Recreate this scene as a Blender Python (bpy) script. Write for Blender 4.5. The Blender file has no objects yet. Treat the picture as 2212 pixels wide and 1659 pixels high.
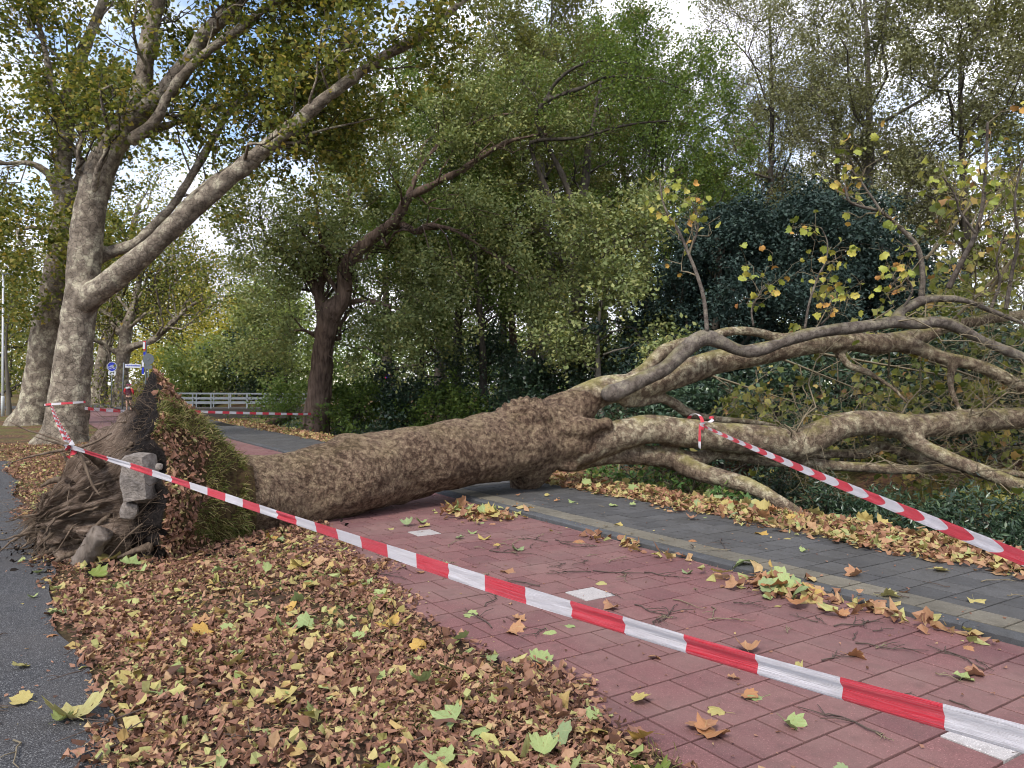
import bpy, bmesh, math, random
import numpy as np
from mathutils import Vector, Matrix

# ------------------------------------------------------------------ camera, sky, sun, exposure
scene = bpy.context.scene
COL = scene.collection
F, CX, HV, CH = 1642.0, 1106.0, 829.5, 1.7       # focal length and picture centre in the units of a 2212 px wide print
cam_data = bpy.data.cameras.new('camera')
cam_data.sensor_width = 36.0
cam_data.lens = 36.0 * F / 2212.0
cam_data.clip_start = 0.05
cam_data.clip_end = 3000.0
camera = bpy.data.objects.new('camera', cam_data)
COL.objects.link(camera)
camera.location = (0, 0, CH)
camera.rotation_euler = (math.radians(90), 0, 0)
scene.camera = camera

SUN_EL, SUN_AZ = math.radians(46), math.radians(205)   # azimuth clockwise from +Y
world = bpy.data.worlds.new('World')
scene.world = world
world.use_nodes = True
wt = world.node_tree
wt.nodes.clear()
wo = wt.nodes.new('ShaderNodeOutputWorld')
bg = wt.nodes.new('ShaderNodeBackground')
sky = wt.nodes.new('ShaderNodeTexSky')
sky.sky_type = 'NISHITA'
sky.sun_disc = False
sky.sun_elevation = SUN_EL
sky.sun_rotation = SUN_AZ
sky.air_density = 1.0
sky.dust_density = 0.6
tc = wt.nodes.new('ShaderNodeTexCoord')
mp = wt.nodes.new('ShaderNodeMapping')
mp.inputs['Scale'].default_value = (1.0, 1.0, 2.2)
mp.inputs['Location'].default_value = (0.35, 0.1, 0.0)
mp.inputs['Rotation'].default_value = (0, 0, math.radians(165))
nz = wt.nodes.new('ShaderNodeTexNoise')
nz.inputs['Scale'].default_value = 2.1
nz.inputs['Detail'].default_value = 7.0
nz.inputs['Roughness'].default_value = 0.55
rp = wt.nodes.new('ShaderNodeValToRGB')
rp.color_ramp.elements[0].position = 0.38
rp.color_ramp.elements[0].color = (0.0, 0.0, 0.0, 1)
rp.color_ramp.elements[1].position = 0.56
rp.color_ramp.elements[1].color = (1, 1, 1, 1)
cl = wt.nodes.new('ShaderNodeMixRGB')
cn = wt.nodes.new('ShaderNodeTexNoise')                     # thicker and thinner cloud, brightness before the 0.1 strength
cn.inputs['Scale'].default_value = 3.4
cn.inputs['Detail'].default_value = 6.0
cr = wt.nodes.new('ShaderNodeValToRGB')
cr.color_ramp.elements[0].position = 0.38
cr.color_ramp.elements[0].color = (4.5, 4.55, 5.1, 1)
cr.color_ramp.elements[1].position = 0.62
cr.color_ramp.elements[1].color = (6.8, 6.75, 7.0, 1)
wt.links.new(mp.outputs['Vector'], cn.inputs['Vector'])
wt.links.new(cn.outputs['Fac'], cr.inputs['Fac'])
wt.links.new(cr.outputs['Color'], cl.inputs['Color2'])
wt.links.new(tc.outputs['Generated'], mp.inputs['Vector'])
wt.links.new(mp.outputs['Vector'], nz.inputs['Vector'])
wt.links.new(nz.outputs['Fac'], rp.inputs['Fac'])
wt.links.new(rp.outputs['Color'], cl.inputs['Fac'])
wt.links.new(sky.outputs['Color'], cl.inputs['Color1'])
wt.links.new(cl.outputs['Color'], bg.inputs['Color'])
bg.inputs['Strength'].default_value = 0.1
wt.links.new(bg.outputs['Background'], wo.inputs['Surface'])

sun_data = bpy.data.lights.new('sun', 'SUN')
sun_data.energy = 1.5
sun_data.angle = math.radians(14)
sun_data.color = (1.0, 0.95, 0.87)
sun = bpy.data.objects.new('sun', sun_data)
COL.objects.link(sun)
sdir = Vector((math.sin(SUN_AZ) * math.cos(SUN_EL), math.cos(SUN_AZ) * math.cos(SUN_EL), math.sin(SUN_EL)))
sun.rotation_euler = sdir.to_track_quat('Z', 'Y').to_euler()
sun.location = (0, 0, 30)

scene.view_settings.view_transform = 'Standard'
scene.view_settings.look = 'None'
scene.view_settings.gamma = 1.0
scene.view_settings.use_curve_mapping = False
scene.view_settings.exposure = 1.5
scene.cycles.use_denoising = True
scene.cycles.filter_width = 1.05
scene.cycles.max_bounces = 5
scene.cycles.diffuse_bounces = 3
scene.cycles.transmission_bounces = 4
scene.cycles.use_adaptive_sampling = True
scene.cycles.adaptive_threshold = 0.025
scene.cycles.glossy_bounces = 2

# ------------------------------------------------------------------ helpers
rng = np.random.default_rng(7)
def P(u, v, Y): return np.array([(u - CX) * Y / F, Y, CH - (v - HV) * Y / F])
def G(u, v, z=0.0):
    Y = F * (CH - z) / (v - HV)
    return np.array([(u - CX) * Y / F, Y, z])
NV = np.array([0.840, 0.543]); DV = np.array([-0.543, 0.840])      # across the paths, along the paths
def W(n, s, z=0.0): return np.array([n * NV[0] + s * DV[0], n * NV[1] + s * DV[1], z])
def NS(p): return p[..., 0] * NV[0] + p[..., 1] * NV[1], p[..., 0] * DV[0] + p[..., 1] * DV[1]

def _hash(ix, iy, iz, seed):
    h = (ix.astype(np.int64) * 374761393 + iy.astype(np.int64) * 668265263 + iz.astype(np.int64) * 2147483647 + seed * 1274126177) & 0xffffffff
    h = ((h ^ (h >> 13)) * 1274126177) & 0xffffffff
    return ((h ^ (h >> 16)) & 0xffff) / 32767.5 - 1.0
def vnoise(p, seed=0):
    p = np.asarray(p, float); i = np.floor(p).astype(np.int64); f = p - i
    f = f * f * (3 - 2 * f); r = 0
    for dx in (0, 1):
        for dy in (0, 1):
            for dz in (0, 1):
                w = (f[:, 0] if dx else 1 - f[:, 0]) * (f[:, 1] if dy else 1 - f[:, 1]) * (f[:, 2] if dz else 1 - f[:, 2])
                r = r + w * _hash(i[:, 0] + dx, i[:, 1] + dy, i[:, 2] + dz, seed)
    return r
def fbm(p, octs=4, seed=0):
    a, r, q = 1.0, 0.0, np.asarray(p, float)
    for k in range(octs):
        r = r + a * vnoise(q, seed + k); q = q * 2.03 + 11.7; a *= 0.5
    return r

def build_mesh(name, V, polys, mat=None, smooth=True, attrs=None):
    """V (n,3); polys a list of (k,m) index arrays."""
    V = np.asarray(V, np.float32)
    polys = [np.asarray(p, np.int32) for p in polys if len(p)]
    me = bpy.data.meshes.new(name)
    me.vertices.add(len(V)); me.vertices.foreach_set('co', V.ravel())
    nl = sum(p.size for p in polys); npol = sum(len(p) for p in polys)
    me.loops.add(nl); me.polygons.add(npol)
    me.loops.foreach_set('vertex_index', np.concatenate([p.ravel() for p in polys]))
    st, o = [], 0
    for p in polys:
        st.append(o + np.arange(len(p)) * p.shape[1]); o += p.size
    me.polygons.foreach_set('loop_start', np.concatenate(st).astype(np.int32))
    me.update(calc_edges=True)
    me.polygons.foreach_set('use_smooth', np.full(npol, bool(smooth)))
    for k, a in (attrs or {}).items():
        me.attributes.new(k, 'FLOAT', 'POINT').data.foreach_set('value', np.asarray(a, np.float32))
    if mat is not None: me.materials.append(mat)
    return me
class MB:
    """collects pieces of one part"""
    def __init__(s): s.V, s.Pq, s.A, s.n = [], [], {}, 0
    def add(s, V, polys, **attrs):
        V = np.asarray(V, float).reshape(-1, 3)
        for p in (polys if isinstance(polys, list) else [polys]):
            if len(p): s.Pq.append(np.asarray(p) + s.n)
        s.V.append(V); s.n += len(V)
        for k, a in attrs.items():
            s.A.setdefault(k, []).append(np.broadcast_to(np.asarray(a, float), (len(V),)))
        return s
    def mesh(s, name, mat, smooth=True):
        return build_mesh(name, np.concatenate(s.V), s.Pq, mat, smooth, {k: np.concatenate(a) for k, a in s.A.items()})
def tag(o, label=None, cat=None, group=None, kind=None):
    if label: o['label'] = label
    if cat: o['category'] = cat
    if group: o['group'] = group
    if kind: o['kind'] = kind
    return o
def link(name, me, parent=None, loc=None):
    o = bpy.data.objects.new(name, me); COL.objects.link(o)
    if parent is not None:
        o.parent = parent
        if loc is None:                      # mesh given in world coordinates
            w = parent.location.copy() if parent.parent is None else parent.location + parent.parent.location
            o.location = -w
    if loc is not None: o.location = loc
    return o
def thing(name, loc, label, cat, group=None):
    o = bpy.data.objects.new(name, None); COL.objects.link(o); o.location = tuple(loc); o.empty_display_size = 0.2
    return tag(o, label, cat, group)

def box(c, s, R=None):
    c = np.asarray(c, float); h = np.asarray(s, float) / 2
    v = np.array([[x, y, z] for z in (-1, 1) for y in (-1, 1) for x in (-1, 1)], float) * h
    if R is not None: v = v @ np.asarray(R).T
    return v + c, np.array([[0, 2, 3, 1], [4, 5, 7, 6], [0, 1, 5, 4], [2, 6, 7, 3], [0, 4, 6, 2], [1, 3, 7, 5]])
def resample(pts, rad, step):
    """Catmull-Rom through pts, evenly spaced."""
    pts = np.asarray(pts, float); rad = np.asarray(rad, float)
    Q = np.hstack([pts, rad[:, None]])
    E = np.vstack([2 * Q[0] - Q[1], Q, 2 * Q[-1] - Q[-2]])
    out = []
    for i in range(len(Q) - 1):
        p0, p1, p2, p3 = E[i:i + 4]
        m = max(2, int(np.linalg.norm(p2[:3] - p1[:3]) / step))
        t = (np.arange(m) / m)[:, None]
        out.append(0.5 * (2 * p1 + (p2 - p0) * t + (2 * p0 - 5 * p1 + 4 * p2 - p3) * t ** 2 + (3 * p1 - p0 - 3 * p2 + p3) * t ** 3))
    out.append(Q[-1:])
    o = np.vstack(out)
    return o[:, :3], np.maximum(o[:, 3], 0.002)
def tubes(PP, RR, ns=5, cap=False):
    """batch of tubes: PP (M,K,3), RR (M,K)"""
    PP = np.asarray(PP, float); RR = np.asarray(RR, float)
    if PP.ndim == 2: PP = PP[None]; RR = RR[None]
    M, K = RR.shape
    T = np.gradient(PP, axis=1); T /= np.linalg.norm(T, axis=2, keepdims=True) + 1e-9
    ref = np.where(np.abs(T[:, :1, 2:3]) > 0.85, np.array([1.0, 0, 0]), np.array([0, 0, 1.0]))
    ref = np.broadcast_to(ref, T.shape).copy()
    if K > 8:                                # parallel transport for long limbs
        for k in range(1, K):
            r = ref[:, k - 1] - T[:, k] * (ref[:, k - 1] * T[:, k]).sum(1, keepdims=True)
            ref[:, k] = r / (np.linalg.norm(r, axis=1, keepdims=True) + 1e-9)
    A = np.cross(T, ref); A /= np.linalg.norm(A, axis=2, keepdims=True) + 1e-9
    B = np.cross(T, A)
    th = np.arange(ns) * 2 * np.pi / ns
    ring = PP[:, :, None] + RR[:, :, None, None] * (A[:, :, None] * np.cos(th)[None, None, :, None] + B[:, :, None] * np.sin(th)[None, None, :, None])
    V = ring.reshape(-1, 3)
    k, j = np.meshgrid(np.arange(K - 1), np.arange(ns), indexing='ij')
    a = (k * ns + j).ravel(); b = (k * ns + (j + 1) % ns).ravel()
    q = np.stack([a, a + ns, b + ns, b], 1)
    Q = (q[None] + (np.arange(M) * K * ns)[:, None, None]).reshape(-1, 4)
    polys = [Q]
    if cap:
        b0 = np.arange(M)[:, None] * K * ns
        polys.append(b0 + np.arange(ns)[None]); polys.append(b0 + (K - 1) * ns + np.arange(ns)[::-1][None])
    return V, polys
def unit(v): return v / (np.linalg.norm(v, axis=-1, keepdims=True) + 1e-9)
def grow(PP, RR, nch, length, r, spread=0.9, up=0.25, t0=0.25, K=5, wob=0.12, rfac=0.55, taper=0.3, droop=0.0):
    """children branches on a batch of parents"""
    M, Kp = RR.shape
    pi = np.repeat(np.arange(M), nch)
    t = t0 + (1 - t0) * (np.tile((np.arange(nch) + 0.5) / nch, M) + r.uniform(-0.5, 0.5, M * nch) / nch)
    x = np.clip(t, 0, 0.999) * (Kp - 1); k = x.astype(int); f = (x - k)[:, None]
    S = PP[pi, k] * (1 - f) + PP[pi, np.minimum(k + 1, Kp - 1)] * f
    R0 = (RR[pi, k] * (1 - f[:, 0]) + RR[pi, np.minimum(k + 1, Kp - 1)] * f[:, 0]) * rfac
    T = unit(PP[pi, np.minimum(k + 1, Kp - 1)] - PP[pi, k])
    pr = r.normal(size=T.shape); pr = unit(pr - T * (pr * T).sum(1, keepdims=True))
    d = unit(T + pr * spread * r.uniform(0.6, 1.3, (len(T), 1)) + np.array([0, 0, up]))
    L = length * r.uniform(0.55, 1.25, len(T)) * (1.15 - 0.55 * t)
    tt = np.linspace(0, 1, K)
    C = S[:, None] + d[:, None] * (L[:, None] * tt)[:, :, None]
    wb = np.cumsum(r.normal(size=(len(T), K, 3)), axis=1) * (L[:, None, None] * wob / math.sqrt(K))
    wb -= wb[:, :1]
    C = C + wb
    C[:, :, 2] -= droop * (L[:, None] * tt ** 2)
    return C, R0[:, None] * (1 - (1 - taper) * tt)
def along(PP, per, r, t0=0.2, sigma=0.1):
    M, K, _ = PP.shape
    pi = np.repeat(np.arange(M), per)
    x = r.uniform(t0, 0.999, M * per) * (K - 1); k = x.astype(int); f = (x - k)[:, None]
    return PP[pi, k] * (1 - f) + PP[pi, k + 1] * f + r.normal(size=(M * per, 3)) * sigma

# leaf outlines, unit length, base at origin, tip at +y
def _fan(half):
    half = np.array(half, float)
    o = np.vstack([half, (half * [-1, 1])[1:-1][::-1]])
    V = np.vstack([[0, 0.36], o]); n = len(o)
    T = np.array([[0, 1 + i, 1 + (i + 1) % n] for i in range(n)])
    return np.hstack([V, np.zeros((len(V), 1))]), T
LEAF_FINE = _fan([(0, 0.02), (0.2, -0.05), (0.46, 0.02), (0.43, 0.15), (0.52, 0.2), (0.65, 0.36), (0.53, 0.43), (0.54, 0.56), (0.45, 0.74), (0.31, 0.66), (0.22, 0.78), (0.1, 0.86), (0, 1.0)])
LEAF_STAR = _fan([(0, 0), (0.45, 0.03), (0.42, 0.2), (0.58, 0.5), (0.3, 0.62), (0, 1.0)])
LEAF_BITS = _fan([(0, 0), (0.33, 0.1), (0.45, 0.42), (0.24, 0.66), (0, 0.95)])
LEAF_OAK = _fan([(0, 0), (0.22, 0.3), (0.14, 0.45), (0.3, 0.7), (0, 1.0)])
LEAF_TREE = (np.array([[0, 0, 0], [0.48, 0.12, 0.1], [0.3, 0.5, 0.06], [0, 1, -0.06], [-0.3, 0.5, 0.06], [-0.48, 0.12, 0.1]], float), np.array([[0, 1, 2], [0, 2, 3], [0, 3, 4], [0, 4, 5]]))
TRI = (np.array([[-0.3, 0.1, 0], [0.34, 0.2, 0], [0, 1, 0]], float), np.array([[0, 1, 2]]))
KITE = (np.array([[0, 0, 0], [0.32, 0.45, 0.08], [0, 1, 0], [-0.32, 0.45, 0.08]], float), np.array([[0, 1, 2], [0, 2, 3]]))
NARROW = (np.array([[0, 0, 0], [0.15, 0.45, 0.04], [0, 1, 0], [-0.15, 0.45, 0.04]], float), np.array([[0, 1, 2], [0, 2, 3]]))
def curl(tpl, a, b, c, seed=0):
    V = tpl[0].copy(); x, y = V[:, 0], V[:, 1] - 0.4
    V[:, 2] = a * x * x * 2 + b * y * y * 2 + c * x * y * 2 + 0.05 * vnoise(np.stack([x * 5, y * 5, x * 0], 1) + 3.3, seed)
    return V, tpl[1]
def scatter(pts, size, tpls, r, normal=None, nrand=1.0, flip=False):
    """leaf templates placed at pts with random turns about a preferred normal -> V, tris, per-vertex random"""
    N = len(pts)
    nrm = r.normal(size=(N, 3)) * nrand + (np.array([0, 0, 1.0]) if normal is None else normal)
    nrm = unit(nrm)
    tg = r.normal(size=(N, 3)); tg = unit(tg - nrm * (tg * nrm).sum(1, keepdims=True))
    bt = np.cross(tg, nrm)
    size = np.broadcast_to(size, (N,))
    which = r.integers(0, len(tpls), N); rnd = r.random(N)
    Vs, Ts, As, o = [], [], [], 0
    for w, (tv, tt) in enumerate(tpls):
        m = np.where(which == w)[0]
        if not len(m): continue
        loc = tv[None] * size[m, None, None]
        V = pts[m, None] + loc[:, :, :1] * bt[m, None] + loc[:, :, 1:2] * tg[m, None] + loc[:, :, 2:] * nrm[m, None]
        T = tt[None] + (np.arange(len(m)) * len(tv))[:, None, None] + o
        Vs.append(V.reshape(-1, 3)); Ts.append(T.reshape(-1, 3)); As.append(np.repeat(rnd[m], len(tv))); o += len(m) * len(tv)
    return np.concatenate(Vs), np.concatenate(Ts), np.concatenate(As)

# ------------------------------------------------------------------ materials
class NT:
    def __init__(s, name):
        s.m = bpy.data.materials.new(name); s.m.use_nodes = True; s.t = s.m.node_tree; s.t.nodes.clear()
        s.out = s.t.nodes.new('ShaderNodeOutputMaterial')
    def n(s, typ, **kw):
        nd = s.t.nodes.new('ShaderNode' + typ)
        for k, v in kw.items():
            if hasattr(nd, k): setattr(nd, k, v)
            else: s.set(nd, k.replace('_', ' '), v)
        return nd
    def set(s, nd, inp, v):
        if hasattr(v, 'is_output'): s.t.links.new(v, nd.inputs[inp])
        else: nd.inputs[inp].default_value = v
    def obj(s): return s.n('TexCoord').outputs['Object']
    def pos(s): return s.n('NewGeometry').outputs['Position']
    def scale(s, v, sc):
        m = s.n('Mapping'); s.set(m, 'Vector', v); s.set(m, 'Scale', sc); return m.outputs['Vector']
    def noise(s, v, sc, detail=4, rough=0.55, dist=0.0):
        q = s.n('TexNoise'); s.set(q, 'Vector', v); s.set(q, 'Scale', sc); s.set(q, 'Detail', detail); s.set(q, 'Roughness', rough); s.set(q, 'Distortion', dist)
        return q.outputs['Fac']
    def voro(s, v, sc, feature='F1', out='Color', rand=1.0):
        q = s.n('TexVoronoi'); q.feature = feature; s.set(q, 'Vector', v); s.set(q, 'Scale', sc); s.set(q, 'Randomness', rand)
        return q.outputs[out]
    def ramp(s, fac, stops, interp='LINEAR'):
        q = s.n('ValToRGB'); r = q.color_ramp; r.interpolation = interp
        while len(r.elements) < len(stops): r.elements.new(0.5)
        for e, (p, c) in zip(r.elements, stops):
            e.position = p; e.color = (*c, 1) if hasattr(c, '__len__') else (c, c, c, 1)
        s.set(q, 'Fac', fac); return q.outputs['Color']
    def mix(s, fac, a, b, blend='MIX'):
        q = s.n('MixRGB'); q.blend_type = blend; s.set(q, 'Fac', fac)
        for k, v in (('Color1', a), ('Color2', b)): s.set(q, k, v if hasattr(v, 'is_output') else (*v, 1))
        return q.outputs['Color']
    def math(s, op, a, b=0.0, clamp=False):
        q = s.n('Math'); q.operation = op; q.use_clamp = clamp
        for i, v in enumerate((a, b)):
            if hasattr(v, 'is_output'): s.t.links.new(v, q.inputs[i])
            else: q.inputs[i].default_value = v
        return q.outputs[0]
    def bump(s, h, strength=0.5, dist=0.02):
        q = s.n('Bump'); s.set(q, 'Height', h); s.set(q, 'Strength', strength); s.set(q, 'Distance', dist); return q.outputs['Normal']
    def bsdf(s, color, rough=0.8, normal=None, spec=0.3, metal=0.0):
        q = s.n('BsdfPrincipled'); s.set(q, 'Base Color', color if hasattr(color, 'is_output') else (*color, 1))
        s.set(q, 'Roughness', rough); s.set(q, 'Specular IOR Level', spec); s.set(q, 'Metallic', metal)
        if normal is not None: s.set(q, 'Normal', normal)
        return q.outputs[0]
    def done(s, sh): s.t.links.new(sh, s.out.inputs['Surface']); return s.m
    def attr(s, name):
        q = s.n('Attribute'); q.attribute_name = name; return q.outputs['Fac']
def plain(name, c, rough=0.6, metal=0.0, spec=0.4, var=0.12):
    t = NT(name); f = t.noise(t.obj(), 6, 4)
    col = t.mix(t.math('MULTIPLY', f, var * 2), c, tuple(x * 0.55 for x in c))
    return t.done(t.bsdf(col, rough, None, spec, metal))
def leafmat(name, stops, trans=0.35, rough=0.6, obj_random=False, spec=0.25, vein=0.0, big=0.0):
    """leaf colours vary leaf by leaf"""
    t = NT(name)
    if obj_random: fac = t.n('ObjectInfo').outputs['Random']
    else: fac = t.attr('rnd')
    if big:
        fac = t.math('ADD', t.math('MULTIPLY', fac, 1 - big), t.math('MULTIPLY', t.noise(t.pos(), 0.55, 2), big), True)
    col = t.ramp(fac, stops)
    if vein:
        blot = t.noise(t.obj(), 35 if not obj_random else 18, 3)
        col = t.mix(t.ramp(blot, [(0.45, 0.0), (0.7, vein)]), col, (0.16, 0.07, 0.02))
    d = t.bsdf(col, rough, None, spec)
    tr = t.n('BsdfTranslucent'); t.set(tr, 'Color', t.mix(1.0, col, (1.0, 1.0, 0.55), 'MULTIPLY'))
    m = t.n('MixShader'); t.set(m, 'Fac', trans); t.t.links.new(d, m.inputs[1]); t.t.links.new(tr.outputs[0], m.inputs[2])
    return t.done(m.outputs[0])
def bark_plane(name, dark, mid, pale, fine=1.0, moss=0.0, patch=0.5, bump=0.6, speck=1.0):
    """plane bark: crisp-edged scales that flake off in layers, darkest outside, palest fresh wood below"""
    t = NT(name); p = t.obj()
    big = t.noise(p, 1.4, 3, 0.6)
    n1 = t.noise(p, 7.0 * fine, 3.5, 0.5, 0.25)
    lay_ = t.math('ADD', n1, t.math('MULTIPLY', t.math('SUBTRACT', big, 0.5), 0.55))
    o_ = 0.06 * (patch - 0.5)
    b2 = tuple(0.55 * x + 0.45 * y for x, y in zip(mid, pale)); b1 = tuple(0.5 * x + 0.5 * y for x, y in zip(dark, mid))
    col = t.ramp(lay_, [(0.36 - o_, dark), (0.42 - o_, b1), (0.47 - o_, mid), (0.535 - o_, mid), (0.55 - o_, b2), (0.63 - o_, b2), (0.645 - o_, pale)])
    fl = t.noise(p, 34 * fine, 4, 0.7, 0.1)
    col = t.mix(0.55 * speck, col, t.ramp(fl, [(0.34, 0.35), (0.46, 0.95), (0.58, 1.05), (0.66, 1.55)]), 'MULTIPLY')
    wv = t.n('VectorMath'); wv.operation = 'ADD'; t.t.links.new(p, wv.inputs[0])
    nc = t.n('TexNoise'); t.set(nc, 'Vector', p); t.set(nc, 'Scale', 9 * fine); t.set(nc, 'Detail', 3.0)
    ns_ = t.n('VectorMath'); ns_.operation = 'SCALE'; t.t.links.new(nc.outputs['Color'], ns_.inputs[0]); ns_.inputs['Scale'].default_value = 0.16 / fine
    t.t.links.new(ns_.outputs[0], wv.inputs[1])
    ed = t.voro(wv.outputs[0], 11 * fine, 'DISTANCE_TO_EDGE', 'Distance')
    col = t.mix(0.8, col, t.ramp(ed, [(0.0, 0.3), (0.035, 0.75), (0.09, 1.0)]), 'MULTIPLY')
    if moss:
        nz_ = t.n('SeparateXYZ'); t.set(nz_, 'Vector', t.n('NewGeometry').outputs['Normal'])
        mk = t.math('MULTIPLY', t.ramp(nz_.outputs[2], [(0.25, 0.0), (0.9, 1.0)]), t.ramp(t.noise(p, 2.6, 5, 0.65), [(0.45, 0.0), (0.6, moss)]))
        col = t.mix(mk, col, (0.235, 0.215, 0.07))
    st = t.ramp(lay_, [(0.40 - o_, 1.0), (0.43 - o_, 0.66), (0.535 - o_, 0.62), (0.55 - o_, 0.34), (0.63 - o_, 0.3), (0.645 - o_, 0.0)])
    h = t.math('ADD', t.math('ADD', t.math('MULTIPLY', st, 0.8), t.math('MULTIPLY', fl, 0.6)), t.ramp(ed, [(0.0, 0.0), (0.1, 0.6)]))
    return t.done(t.bsdf(col, 0.9, t.bump(h, bump, 0.025), 0.15))
def bark_ridge(name, dark, lite, sc=8.0):
    t = NT(name); p = t.obj()
    q = t.scale(p, (1, 1, 0.16)); n1 = t.noise(q, sc, 5, 0.6, 0.3); n2 = t.noise(p, 1.3, 3)
    col = t.ramp(t.math('ADD', t.math('MULTIPLY', n1, 0.7), t.math('MULTIPLY', n2, 0.3)), [(0.35, dark), (0.65, lite)])
    return t.done(t.bsdf(col, 0.92, t.bump(n1, 0.9, 0.06), 0.1))

# ------------------------------------------------------------------ fused wood: limbs grown together, then cut into parts
def fuse(strands, voxel, smooth=4, disp=None, step=None, tries=6):
    """strands: list of (label, pts, radii). Returns {label: mesh data arrays (V, quads, normals)} of one continuous surface."""
    mb = MB(); SP, SR, SL = [], [], []
    labs = []
    for lab, p, r in strands:
        q, rr = resample(p, r, step or voxel * 3)
        V, po = tubes(q, rr, 14, cap=True); mb.add(V, po)
        for e, k in ((q[0], 0), (q[-1], -1)):        # rounded ends
            u, w = np.meshgrid(np.linspace(0.15, math.pi - 0.15, 7), np.arange(10) * 2 * math.pi / 10, indexing='ij')
            S = e + rr[k] * 0.98 * np.stack([np.sin(u) * np.cos(w), np.sin(u) * np.sin(w), np.cos(u)], -1).reshape(-1, 3)
            i, j = np.meshgrid(np.arange(6), np.arange(10), indexing='ij')
            a = (i * 10 + j).ravel(); b = (i * 10 + (j + 1) % 10).ravel()
            mb.add(S, [np.stack([a, a + 10, b + 10, b], 1), np.arange(10)[::-1][None], (60 + np.arange(10))[None]])
        if lab not in labs: labs.append(lab)
        SP.append(q); SR.append(rr); SL.append(np.full(len(q), labs.index(lab)))
    me = mb.mesh('fuse_tmp', None)
    bm = bmesh.new(); bm.from_mesh(me); bmesh.ops.recalc_face_normals(bm, faces=bm.faces[:]); bm.to_mesh(me); bm.free()
    ob = bpy.data.objects.new('fuse_tmp', me); COL.objects.link(ob)
    md = ob.modifiers.new('r', 'REMESH'); md.mode = 'VOXEL'; md.voxel_size = voxel; md.use_smooth_shade = True
    sm = ob.modifiers.new('s', 'SMOOTH'); sm.factor = 0.5; sm.iterations = smooth
    dg = bpy.context.evaluated_depsgraph_get(); ev = ob.evaluated_get(dg); em = ev.to_mesh()
    n = len(em.vertices); V = np.empty(n * 3); em.vertices.foreach_get('co', V); V = V.reshape(-1, 3)
    Nn = np.empty(n * 3); em.vertices.foreach_get('normal', Nn); Nn = Nn.reshape(-1, 3)
    nf = len(em.polygons); lt = np.empty(nf, np.int32); em.polygons.foreach_get('loop_total', lt)
    li = np.empty(len(em.loops), np.int32); em.loops.foreach_get('vertex_index', li)
    ls = np.empty(nf, np.int32); em.polygons.foreach_get('loop_start', ls)
    quads = li[ls[lt == 4][:, None] + np.arange(4)]
    tris = li[ls[lt == 3][:, None] + np.arange(3)] if (lt == 3).any() else np.zeros((0, 3), int)
    ev.to_mesh_clear(); bpy.data.objects.remove(ob); bpy.data.meshes.remove(me)
    SP, SR, SL = np.concatenate(SP), np.concatenate(SR), np.concatenate(SL)
    VL = np.empty(n, int); far_ = 0.0
    for c in range(0, n, 4000):
        d = np.linalg.norm(V[c:c + 4000, None] - SP[None], axis=2) - SR[None]
        VL[c:c + 4000] = SL[d.argmin(1)]; far_ = max(far_, d.min(1).max())
    if far_ > max(0.12, voxel * 3) and tries:            # the voxel grid left a streak: try a slightly different grid
        return fuse(strands, voxel * 0.967, smooth, disp, step or voxel * 3, tries - 1)
    if disp is not None: V = V + Nn * disp(V, VL, labs)[:, None]
    out = {}; crumbs = []
    for k, lab in reversed(list(enumerate(labs))):
        fq = quads[VL[quads].min(1) == k]
        if k == 0 and crumbs: fq = np.concatenate([fq] + crumbs)      # they stay with the trunk
        ft = tris[VL[tris].min(1) == k] if len(tris) else tris
        if not len(fq): continue
        lb_ = np.arange(n)                               # drop crumbs cut off from the part
        for _ in range(400):
            m_ = lb_[fq].min(1); new = lb_.copy(); np.minimum.at(new, fq.ravel(), np.repeat(m_, 4)); new = new[new]
            if (new == lb_).all(): break
            lb_ = new
        ids, cn = np.unique(lb_[fq[:, 0]], return_counts=True); keep_ = ids[cn.argmax()]
        crumbs.append(fq[lb_[fq[:, 0]] != keep_]); fq = fq[lb_[fq[:, 0]] == keep_]
        idx = np.unique(np.concatenate([fq.ravel(), ft.ravel()])); mp_ = np.full(n, -1); mp_[idx] = np.arange(len(idx))
        out[lab] = (V[idx], [mp_[fq], mp_[ft]] if len(ft) else [mp_[fq]])
    return out
def qs(lst, Y0, Y1, lab):
    """limb from picture points (u, v, width) with depth running Y0..Y1"""
    n = len(lst); Ys = np.linspace(Y0, Y1, n)
    return lab, np.array([P(a[0], a[1], y) for a, y in zip(lst, Ys)]), np.array([a[2] / 2 * y / F for a, y in zip(lst, Ys)])
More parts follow.
